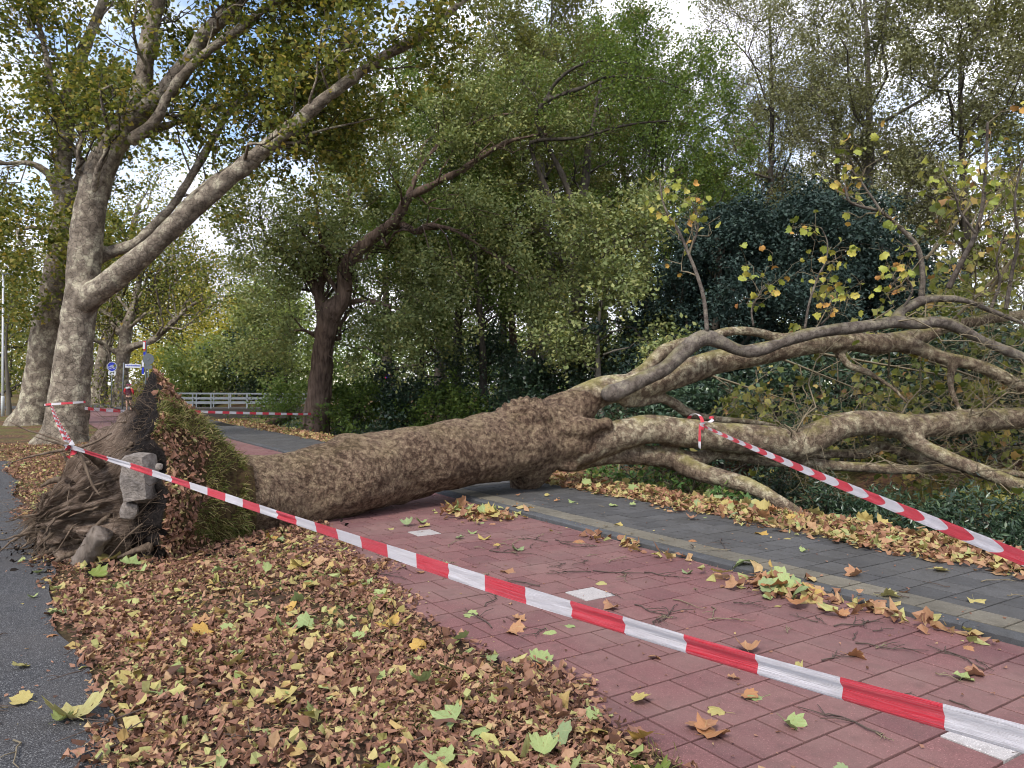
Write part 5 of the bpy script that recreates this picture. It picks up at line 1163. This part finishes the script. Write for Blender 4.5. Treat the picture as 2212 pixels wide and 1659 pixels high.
w1 = grow(fP, fR, 9, 1.5, r, 1.1, -0.1, 0.45, 7, 0.3, 0.12); w2 = grow(*w1, 6, 0.75, r, 1.0, -0.05, 0.2, 5, 0.3, 0.5); w3 = grow(*w2, 2, 0.35, r, 1.0, 0, 0.3, 4, 0.3, 0.6)
# outer crown, resting beyond the right edge and down on the ditch
cP = np.array([[P(u0, v0, y0) + (P(u1, v1, y1) - P(u0, v0, y0)) * k for k in np.linspace(0, 1, 8)] for u0, v0, y0, u1, v1, y1 in
               [(2050, 700, 14, 2330, 420, 13), (2150, 620, 14, 2400, 250, 13.5), (1950, 760, 15, 2350, 900, 15.5), (1750, 760, 15.2, 2150, 830, 16), (1650, 760, 15.4, 1950, 880, 16.5), (1500, 800, 15.6, 1750, 880, 16.5), (1950, 960, 14.8, 2300, 1050, 14.5), (1900, 980, 15, 2150, 1080, 14.6), (2100, 1000, 13.8, 2400, 1120, 12.5), (2000, 560, 14, 2150, 380, 13.5), (2130, 640, 13.4, 2240, 480, 12.8)]])
cR = np.tile(np.linspace(0.03, 0.01, 8), (len(cP), 1))
x1 = grow(cP, cR, 10, 1.4, r, 1.0, 0, 0.1, 6, 0.3, 0.6); x2 = grow(*x1, 5, 0.6, r, 1.0, 0, 0.2, 5, 0.3, 0.6)
mb = MB()
for PP_, RR_ in (t1, t2, w1, w2, w3, (cP, cR), x1, x2): mb.add(*tubes(PP_, np.maximum(RR_, 0.0025), 4))
tag(link('twigs', mb.mesh('twigs', M_twig2), fallen), kind='stuff')
big = np.concatenate([along(t1[0], 1, r, 0.5, 0.05), along(t2[0], 1, r, 0.6, 0.04)])
big = big[r.permutation(len(big))[:300]]
LF = {c: leafset(v, n) for c, v, n in (('a', [(0.0, (0.16, 0.21, 0.03)), (0.45, (0.28, 0.31, 0.045)), (0.78, (0.4, 0.35, 0.06)), (0.93, (0.45, 0.24, 0.05)), (1.0, (0.4, 0.18, 0.06))], 'hanging_leaf'),)}
HM = [leaf_mesh(LF['a'], *q, seed=k) for k, q in enumerate(CURLS)]
for q in big:
    o = link('leaf', HM[r.integers(0, len(HM))], fallen, None); o.location = Vector(q) - fallen.location
    s_ = r.uniform(0.07, 0.14); o.scale = (s_, s_, s_); o.rotation_euler = (math.radians(90) + r.normal() * 0.7, r.normal() * 0.5 + math.pi, r.normal() * 0.8)
pts = np.concatenate([along(w2[0], 3, r, 0.3, 0.08), along(w3[0], 2, r, 0.2, 0.06), along(x1[0], 3, r, 0.2, 0.1), along(x2[0], 2, r, 0.2, 0.08)])
uu = CX + F * pts[:, 0] / pts[:, 1]; vv = HV + F * (CH - pts[:, 2]) / pts[:, 1]
pts = pts[(pts[:, 1] > 13.7) | ((vv < 640) & (pts[:, 1] > 12.4)) | ((vv > 1060) & (uu > 2060))]      # the limbs lie on the near side of the crown
V, T, A = scatter(pts, r.uniform(0.08, 0.18, len(pts)), starl, r, np.array([0, -0.4, 0.5]), 0.9)
tag(link('foliage', build_mesh('foliage', V, [T], L_fallen, True, {'rnd': A}), fallen), kind='stuff')
# ------------------------------------------------------------------ barrier tape
def tape_mat():
    t = NT('barrier_tape'); al = t.attr('along'); cr = t.attr('cross')
    x = t.math('ADD', t.math('DIVIDE', al, 0.574), t.math('MULTIPLY', t.math('MULTIPLY', cr, cr), t.attr('skew')))
    fr = t.math('FRACT', x); m = t.math('GREATER_THAN', fr, 0.5)
    c = t.mix(m, (0.78, 0.76, 0.8), (0.72, 0.008, 0.03))
    cm = t.n('CombineXYZ'); t.set(cm, 'X', al); t.set(cm, 'Y', t.math('MULTIPLY', cr, 14.0))
    wr = t.noise(cm.outputs[0], 2.2, 4, 0.6, 0.2)
    c = t.mix(t.ramp(wr, [(0.4, 0.0), (0.6, 0.3)]), c, (0.5, 0.4, 0.46))
    d = t.bsdf(c, 0.38, t.bump(wr, 0.9, 0.012), 0.5); tr = t.n('BsdfTranslucent'); t.set(tr, 'Color', c)
    mx = t.n('MixShader'); t.set(mx, 'Fac', 0.3); t.t.links.new(d, mx.inputs[1]); t.t.links.new(tr.outputs[0], mx.inputs[2])
    return t.done(mx.outputs[0])
M_tape = tape_mat()
def ribbon(pts, width, step=0.03, roll=None, fold=0.006, phase=0.0, skew=0.0, seed=0, mb=None, face=None):
    """a strip of tape along pts; roll(t) turns it about its length, width may be an array"""
    pts = np.asarray(pts, float); w_ = np.broadcast_to(np.asarray(width, float), (len(pts),))
    q, wq = resample(pts, w_, step)
    T = unit(np.gradient(q, axis=0)); al = np.concatenate([[0], np.cumsum(np.linalg.norm(np.diff(q, axis=0), axis=1))])
    up = np.array([0, 0, 1.0]) if face is None else face
    A = unit(up - T * (T @ up)[:, None]); B = np.cross(T, A)
    ro = np.zeros(len(q)) if roll is None else roll(al / al[-1])
    A2 = A * np.cos(ro)[:, None] + B * np.sin(ro)[:, None]; B2 = np.cross(T, A2)
    cs = np.linspace(-1, 1, 7)
    prof = fold * (np.array([0, 1.2, 0.2, -0.8, 0.1, 0.9, 0.2]))
    ripple = vnoise(np.stack([al * 3.5, al * 0, al * 0 + seed], 1), seed)
    V = q[:, None] + A2[:, None] * (cs[None] * wq[:, None] / 2)[..., None] + B2[:, None] * (prof[None] * (0.6 + ripple[:, None]))[..., None]
    n, k = len(q), 7
    i, j = np.meshgrid(np.arange(n - 1), np.arange(k - 1), indexing='ij'); a = (i * k + j).ravel()
    mb = mb or MB()
    mb.add(V.reshape(-1, 3), [np.stack([a, a + 1, a + k + 1, a + k], 1)], along=np.repeat(al + phase, k), cross=np.tile(cs, n), skew=skew)
    return mb
KN = P(152, 965, 7.05)
Y0 = 2.1
line = [KN]
for u, v in ((330, 1022), (480, 1072), (600, 1112), (702, 1145), (900, 1211), (1066, 1265), (1280, 1330), (1496, 1395), (1760, 1471), (2048, 1551)):
    k = (2048 - u) / (33.8 + 0.0994 * u); line.append(P(u, v, Y0 * (1 + 0.0994 * k) if u > 500 else np.interp(u, [150, 330, 500], [7.05, 6.65, 5.9])))
line.append(line[-1] + (line[-1] - line[-2]) * 1.6)
mb = ribbon(np.array(line), np.interp(np.arange(len(line)), [0, 1, 3, 5, 20], [0.05, 0.06, 0.066, 0.078, 0.08]), 0.03, lambda t_: 0.15 + 0.5 * np.exp(-t_ * 8) * np.sin(t_ * 40) + 0.12 * np.sin(t_ * 17), 0.007, 0.10, 0.0, 1)
ribbon(np.array([KN, P(140, 940, 10.5), P(122, 905, 16.0), P(112, 877, 21.6)]), 0.075, 0.03, lambda t_: t_ * 70, 0.004, 0.0, 0.0, 2, mb)
ang = np.linspace(-2.6, -0.35, 9); c_ = P(150, 872, 22)
ribbon(np.array([[c_[0] + 0.62 * math.cos(a), 22 + 0.62 * math.sin(a), c_[2] - 0.03 + 0.09 * i / 8] for i, a in enumerate(ang)]), 0.06, 0.05, None, 0.003, 0.1, 0.0, 3, mb)
kn = resample(np.array([KN + [0.03, 0, 0.04], KN + [-0.03, -0.03, 0.0], KN + [0.03, 0.02, -0.03], KN + [-0.01, -0.02, -0.1]]), np.full(4, 0.03), 0.02)[0]
ribbon(kn, 0.05, 0.02, lambda t_: t_ * 9, 0.012, 0.2, 0.0, 4, mb)
tag(link('barrier_tape', mb.mesh('barrier_tape', M_tape)), 'long red and white barrier tape stretched across foreground from the near plane trunk', 'barrier tape')
A0 = P(1512, 917, 12.02); B0 = P(2212, 1203, 4.1); B1 = B0 + (B0 - A0) * 0.12
ln = [A0 + (B1 - A0) * x - np.array([0, 0, 0.10 * 4 * x * (1 - x)]) * 0.25 for x in np.linspace(0, 1, 12)]
mb = ribbon(np.array(ln), np.interp(np.arange(12), [0, 2, 5, 8, 12], [0.035, 0.05, 0.07, 0.08, 0.08]), 0.03, lambda t_: 0.5 * np.exp(-t_ * 5) * np.sin(t_ * 30) - 0.15, 0.003, 0.0, 0.22, 6)
lc = P(1500, 930, 12.36); la = unit(P(1560, 933, 12.42) - P(1460, 925, 12.3)); lu = unit(np.array([0, 0, 1.0]) - la * la[2]); lf = np.cross(la, lu); lf = lf if lf[1] < 0 else -lf
ribbon(np.array([lc + 0.275 * (math.cos(a) * lf + math.sin(a) * lu) + la * 0.03 * math.sin(a * 2) for a in np.linspace(0.1, 2.9, 14)]), 0.06, 0.03, None, 0.004, 0.3, 0.0, 7, mb, face=la)
ribbon(np.array([A0, A0 + [-0.01, -0.03, -0.08], A0 + [-0.012, -0.03, -0.34], A0 + [-0.005, -0.02, -0.38]]), np.array([0.03, 0.035, 0.05, 0.045]), 0.03, lambda t_: t_ * 1.2, 0.004, 0.30, 0.0, 8, mb, face=np.array([1.0, 0.1, 0]))
ribbon(np.array([A0, A0 + [0.08, -0.02, 0.03], A0 + [0.17, 0.0, 0.05], A0 + [0.22, 0.02, 0.1], A0 + [0.16, 0.05, 0.11]]), 0.05, 0.02, lambda t_: t_ * 4, 0.01, 0.05, 0.0, 9, mb)
tag(link('barrier_tape', mb.mesh('barrier_tape', M_tape)), 'red and white tape tied round the fallen limb, running to the right edge', 'barrier tape')
mb = ribbon(np.array([P(183, 882, 21.6), P(230, 886, 22.6), P(290, 889, 23.6), P(405, 889, 25.2), P(520, 892, 27), P(640, 894.5, 29.2), P(672, 894, 30.0)]), 0.085, 0.05, None, 0.003, 0.15, 0.0, 11)
tag(link('barrier_tape', mb.mesh('barrier_tape', M_tape)), 'far red and white tape strung from plane trunk to the oak', 'barrier tape')

# ------------------------------------------------------------------ bridge with railings
M_rail = plain('galvanised_rail', (0.24, 0.26, 0.285), 0.5, 0.3, var=0.1)
M_deck = plain('bridge_concrete', (0.055, 0.048, 0.042), 0.9, var=0.4)
bA, bB = P(362, 880, 49.0), P(690, 884, 52.0); bA[2] = 0.14; bB[2] = 0.06
bd = bB - bA; bl = np.linalg.norm(bd[:2]); bth = math.atan2(bd[1], bd[0]); ex = unit(bd); ey = np.array([-math.sin(bth), math.cos(bth), 0])
bridge = thing('footbridge', (bA + bB) / 2 * [1, 1, 0], 'low bridge with pale metal railings over the ditch', 'bridge')
Rb = np.stack([ex, ey, np.cross(ex, ey)], 1)
def blk(name, c, s, m, parent, R=Rb):
    V, q = box(c, s, R); return link(name, build_mesh(name, V, [q], m, False), parent)
mid = (bA + bB) / 2
blk('deck', mid + ey * 1.6 + [0, 0, -0.12], (bl, 3.4, 0.2), M_deck, bridge)
blk('edge_beam', mid + ey * -0.12 + [0, 0, -0.36], (bl, 0.14, 0.62), M_deck, bridge)
for sd in (0.05, 3.1):
    rl = blk('railing', mid + ey * sd + [0, 0, 0.94], (bl, 0.09, 0.07), M_rail, bridge)
    for z_ in (0.62, 0.33): blk('rail', mid + ey * (sd + 0.002) + [0, 0, z_], (bl - 0.02, 0.05, 0.10), M_rail, bridge)
    for k in range(9): blk('post', bA + bd * ((k + 0.35) / 8.6) + ey * (sd - 0.045) + [0, 0, 0.42], (0.075, 0.05, 0.98), M_rail, bridge)

# ------------------------------------------------------------------ signs
M_post = plain('sign_post_steel', (0.15, 0.17, 0.185), 0.5, 0.4, var=0.1)
M_blue = plain('sign_blue', (0.005, 0.02, 0.35), 0.4, var=0.05); M_wht = plain('sign_white', (0.5, 0.52, 0.55), 0.45, var=0.05)
M_blk = plain('sign_black', (0.012, 0.012, 0.015), 0.5, var=0.05); M_sgrey = plain('sign_back_grey', (0.1, 0.115, 0.125), 0.6, 0.2, var=0.1); M_sred = plain('sign_red', (0.55, 0.015, 0.02), 0.4, var=0.05)
def disc(name, c, rad, th, m, parent, n=40, r0=0.0):
    """flat round plate facing the camera (-Y)"""
    a = np.arange(n) * 2 * np.pi / n; ring = np.stack([np.cos(a), a * 0, np.sin(a)], 1)
    V = np.concatenate([c + ring * rad + [0, -th / 2, 0], c + ring * rad + [0, th / 2, 0]]); k = np.arange(n); k2 = (k + 1) % n
    po = [np.stack([k, k2, k2 + n, k + n], 1)]
    if r0 == 0: po += [np.arange(n)[None, ::-1], np.arange(n)[None] + n]
    else:
        V = np.concatenate([V, c + ring * r0 + [0, -th / 2, 0], c + ring * r0 + [0, th / 2, 0]])
        po += [np.stack([k, k + 2 * n, k2 + 2 * n, k2], 1), np.stack([k + n, k2 + n, k2 + 3 * n, k + 3 * n], 1), np.stack([k + 2 * n, k + 3 * n, k2 + 3 * n, k2 + 2 * n], 1)]
    return link(name, build_mesh(name, V, po, m, False), parent)
def pole(parent, x, y, z0, z1, rad, m=M_post, lean=0.0):
    V, po = tubes(np.array([[x, y, z0], [x + lean * 0.5, y, (z0 + z1) / 2], [x + lean, y, z1]]), np.full(3, rad), 10, True)
    return link('post', build_mesh('post', V, po, m), parent)
I3 = np.eye(3)
# cycle path sign
c = P(242, 792, 54); s1 = thing('cycle_path_sign', (c[0], 54, 0), 'round blue cycle path sign with white bicycle and arrow plate', 'sign')
pole(s1, c[0] - 0.1, 54.05, 0, c[2] + 0.3, 0.035, M_post, 0.1)
dd = disc('sign_face', c, 0.31, 0.02, M_blue, s1)
disc('rim', c + [0, -0.012, 0], 0.345, 0.02, M_wht, dd, 40, 0.315)
b0 = c + [0, -0.02, 0]
def bar(a_, b_, w, m, parent, name):
    V, po = tubes(np.array([a_, (np.array(a_) + b_) / 2, b_]), np.full(3, w), 6, True); return link(name, build_mesh(name, V, po, m), parent)
for sx in (-1, 1): disc('bicycle_wheel', b0 + [sx * 0.145, 0, -0.055], 0.1, 0.012, M_wht, dd, 28, 0.075)
for a_, b_ in (((-0.145, -0.055), (-0.05, 0.06)), ((-0.05, 0.06), (0.09, 0.06)), ((0.09, 0.06), (0.01, -0.06)), ((0.01, -0.06), (-0.05, 0.06)), ((0.01, -0.06), (0.145, -0.055)), ((0.145, -0.055), (0.07, 0.11)), ((-0.05, 0.06), (-0.06, 0.1)), ((0.03, 0.115), (0.09, 0.125)), ((-0.1, 0.105), (-0.03, 0.105))):
    bar(b0 + [a_[0], 0, a_[1]], b0 + [b_[0], 0, b_[1]], 0.013, M_wht, dd, 'bicycle_frame')
pp = blk('arrow_plate', P(242, 805.5, 54), (0.54, 0.02, 0.25), M_wht, s1, I3); pc = P(242, 805.5, 54) + [0, -0.016, 0]
for sx, sg in ((-0.12, -1), (0.12, 1)):
    bar(pc + [sx, 0, -0.08], pc + [sx, 0, 0.08], 0.014, M_blk, pp, 'arrow')
    h = np.array([[sx - 0.06, 0, sg * 0.01], [sx + 0.06, 0, sg * 0.01], [sx, 0, sg * 0.1]]) + pc; V = np.vstack([h, h + [0, 0.012, 0]])
    link('arrow_head', build_mesh('arrow_head', V, [np.array([[0, 1, 2], [5, 4, 3]]), np.array([[0, 3, 4, 1], [1, 4, 5, 2], [2, 5, 3, 0]])], M_blk, False), pp)
# street name sign
c = P(268, 790, 50); s2 = thing('street_name_sign', (c[0], 50, 0), 'white street name plate with small blue lettering on a grey post', 'sign')
pole(s2, c[0] - 0.12, 50, 0, c[2] + 0.2, 0.04, M_post, 0.1)
pl = blk('name_plate', P(287, 790.5, 49.96), (1.02, 0.025, 0.24), M_wht, s2, np.array(Matrix.Rotation(math.radians(2), 3, 'Y')))
g = np.random.default_rng(4); x = -0.44
while x < 0.44:                                   # letters too small to read in the photo: plain blue strokes
    w_ = g.uniform(0.025, 0.05); cc = P(287, 790.5, 49.96)
    blk('lettering', cc + [x, -0.015, 0.02 - 0.035 * x], (w_, 0.006, 0.09), M_blue, pl, I3); x += w_ + 0.022
# round sign seen from behind
c = P(320.6, 776, 44); s3 = thing('road_sign', (c[0], 44, 0), 'round road sign seen from its grey back with a small plate below', 'sign')
pole(s3, c[0] - 0.05, 44.03, 0, c[2] + 0.32, 0.036, M_post, 0.05)
disc('sign_back', c, 0.335, 0.025, M_sgrey, s3); disc('clamp', c + [0.0, -0.03, 0.0], 0.05, 0.03, M_post, s3, 16)
blk('lower_plate', P(320.6, 793, 44), (0.46, 0.025, 0.2), M_sgrey, s3, I3)
# banner post seen edge-on
c = P(314, 790, 47); s4 = thing('banner_post', (c[0], 47, 0), 'tall post with red, white and blue signs seen edge-on', 'sign')
pole(s4, c[0], 47, 0, P(314, 738, 47)[2], 0.05, M_post, 0.06)
for v0, v1, m, dx in ((737, 757, M_sred, 0.0), (739, 754, M_wht, -0.02), (760, 768, M_blue, 0.0), (778, 792, M_wht, -0.09), (794, 808, M_blue, -0.1)):
    a_, b_ = P(313, v0, 46.9), P(313, v1, 46.9); V, q = box((a_ + b_) / 2 + [dx, -0.04 - (0.02 if m is M_wht else 0), 0], (0.13, 0.04, (a_[2] - b_[2])), np.array(Matrix.Rotation(0.03, 3, 'Y')))
    link('sign_edge', build_mesh('sign_edge', V, [q], m, False), s4)
# no-stopping sign deep in the trees
c = P(838, 813, 40); s5 = thing('no_stopping_sign', (c[0], 40, 0), 'small blue no-stopping sign with red rim glimpsed between trunks', 'sign')
pole(s5, c[0], 40.03, -0.3, c[2], 0.03)
d5 = disc('sign_face', c, 0.13, 0.02, M_blue, s5, 28); disc('rim', c + [0, -0.012, 0], 0.165, 0.02, M_sred, d5, 28, 0.125); bar(c + [-0.09, -0.02, 0.09], c + [0.09, -0.02, -0.09], 0.018, M_sred, d5, 'slash')
# white lamp post and sapling at the left edge
lp_ = P(6, 880, 40); ls = thing('lamp_post', (lp_[0], 40, 0), 'slim white lamp post at the far left edge', 'lamp post')
V, po = tubes(np.array([[lp_[0], 40, 0], [lp_[0], 40, 3.0], [lp_[0] + 0.02, 40, 7.5]]), np.array([0.065, 0.055, 0.045]), 12, True); link('post', build_mesh('post', V, po, M_wht), ls)
V, po = tubes(np.array([[lp_[0], 40, 0], [lp_[0], 40, 1.0], [lp_[0], 40, 1.05]]), np.array([0.085, 0.085, 0.07]), 12, True); link('base', build_mesh('base', V, po, M_wht), ls)
V, q = box((lp_[0] + 0.5, 40, 7.5), (1.0, 0.2, 0.1)); link('lamp_head', build_mesh('lamp_head', V, [q], M_sgrey, False), ls)
woodland('sapling', 'straight young tree by the lamp post at left edge', 'tree', gp_(20, 42), 9.5, 2.2, 0.11, L_plane, M_greybark, 700, n1=12, n2=6, n3=4, nl=14, ls=0.18, h0=0.5, group=None, sig=0.2)

# ------------------------------------------------------------------ the person on the far path
def skin(name, verts, edges, radii, mat, parent, sub=2):
    me = bpy.data.meshes.new(name); me.from_pydata([tuple(v) for v in verts], edges, []); ob = bpy.data.objects.new('skin_tmp', me); COL.objects.link(ob)
    md = ob.modifiers.new('s', 'SKIN'); md.use_smooth_shade = True
    for i, q in enumerate(me.skin_vertices[0].data): q.radius = radii[i] if hasattr(radii[i], '__len__') else (radii[i], radii[i]); q.use_root = (i == 0)
    ob.modifiers.new('d', 'SUBSURF').levels = sub
    dg = bpy.context.evaluated_depsgraph_get(); nm = bpy.data.meshes.new_from_object(ob.evaluated_get(dg)); nm.name = name; bpy.data.objects.remove(ob); nm.materials.clear(); nm.materials.append(mat)
    return link(name, nm, parent, (0, 0, 0))
pb = P(278, 888, 46.5); person = thing('person', (pb[0], 46.5, 0.012), 'person seen from behind in maroon and red jacket, pale hood and black shorts', 'person')
M_skin = plain('skin', (0.5, 0.3, 0.22), 0.6, var=0.1); M_mar = plain('maroon_fabric', (0.07, 0.012, 0.028), 0.8, var=0.2); M_redf2 = plain('red_fabric', (0.5, 0.015, 0.025), 0.7, var=0.15)
M_hood = plain('pale_grey_fabric', (0.45, 0.47, 0.5), 0.85, var=0.15); M_shorts = plain('black_fabric', (0.012, 0.012, 0.015), 0.8, var=0.2); M_hair = plain('black_hair', (0.012, 0.01, 0.01), 0.5, var=0.2); M_pink = plain('pink_band', (0.6, 0.06, 0.2), 0.7, var=0.1)
bv = [(0, 0, 0.95), (0, 0, 1.15), (0, 0.0, 1.36), (0, 0.01, 1.5), (0, 0.03, 1.56), (0.01, 0.035, 1.66), (0.01, 0.03, 1.76),
      (-0.1, 0, 0.9), (-0.115, -0.01, 0.5), (-0.12, 0.03, 0.09), (-0.125, 0.14, 0.035), (0.1, 0, 0.9), (0.12, -0.02, 0.5), (0.13, 0.02, 0.09), (0.15, 0.13, 0.035),
      (-0.18, 0, 1.44), (-0.25, 0.0, 1.18), (-0.2, 0.16, 1.02), (-0.17, 0.22, 1.0), (0.18, 0, 1.44), (0.26, 0.0, 1.18), (0.21, 0.17, 1.06), (0.17, 0.24, 1.08)]
be = [(0, 1), (1, 2), (2, 3), (3, 4), (4, 5), (5, 6), (0, 7), (7, 8), (8, 9), (9, 10), (0, 11), (11, 12), (12, 13), (13, 14), (2, 15), (15, 16), (16, 17), (17, 18), (2, 19), (19, 20), (20, 21), (21, 22)]
br = [(0.16, 0.11), (0.14, 0.1), (0.15, 0.11), 0.06, 0.055, (0.08, 0.1), (0.06, 0.075), 0.09, 0.06, 0.042, 0.04, 0.09, 0.06, 0.042, 0.04, 0.06, 0.045, 0.034, 0.03, 0.06, 0.045, 0.034, 0.03]
skin('body', bv, be, br, M_skin, person)
skin('jacket', [(0, 0, 0.93), (0, 0, 1.12), (0, 0, 1.34), (0, 0.005, 1.47)], [(0, 1), (1, 2), (2, 3)], [(0.19, 0.14), (0.18, 0.13), (0.21, 0.14), (0.11, 0.09)], M_mar, person)
for s_ in (-1, 1):
    skin('sleeve', [(s_ * 0.17, 0, 1.43), (s_ * 0.235, 0, 1.3), (s_ * 0.265, 0.0, 1.17), (s_ * 0.21, 0.15, 1.05)], [(0, 1), (1, 2), (2, 3)], [0.085, 0.075, 0.068, 0.055], M_redf2, person)
    skin('shorts_leg', [(s_ * 0.07, 0, 0.93), (s_ * 0.1, 0, 0.8), (s_ * 0.112, -0.005, 0.68)], [(0, 1), (1, 2)], [0.125, 0.115, 0.105], M_shorts, person)
    skin('shoe', [(s_ * 0.125, -0.02, 0.05), (s_ * 0.13, 0.08, 0.045), (s_ * 0.14, 0.18, 0.035)], [(0, 1), (1, 2)], [0.055, 0.055, 0.045], M_blk, person)
skin('hood', [(-0.13, -0.06, 1.5), (-0.06, -0.12, 1.44), (0, -0.14, 1.41), (0.06, -0.12, 1.44), (0.13, -0.06, 1.5)], [(0, 1), (1, 2), (2, 3), (3, 4)], [0.05, 0.065, 0.07, 0.065, 0.05], M_hood, person)
hr = skin('hair', [(0, 0.0, 1.58), (0.005, 0.0, 1.68), (0.01, 0.02, 1.76)], [(0, 1), (1, 2)], [0.075, (0.093, 0.1), (0.075, 0.08)], M_hair, person)
a_ = np.linspace(0, 2 * np.pi, 24); V, po = tubes(np.stack([0.01 + 0.115 * np.cos(a_), 0.025 + 0.125 * np.sin(a_), 1.645 + 0.02 * np.sin(a_)], 1), np.full(24, 0.02), 8)
link('headband', build_mesh('headband', V, po, M_pink), person, (0, 0, 0))
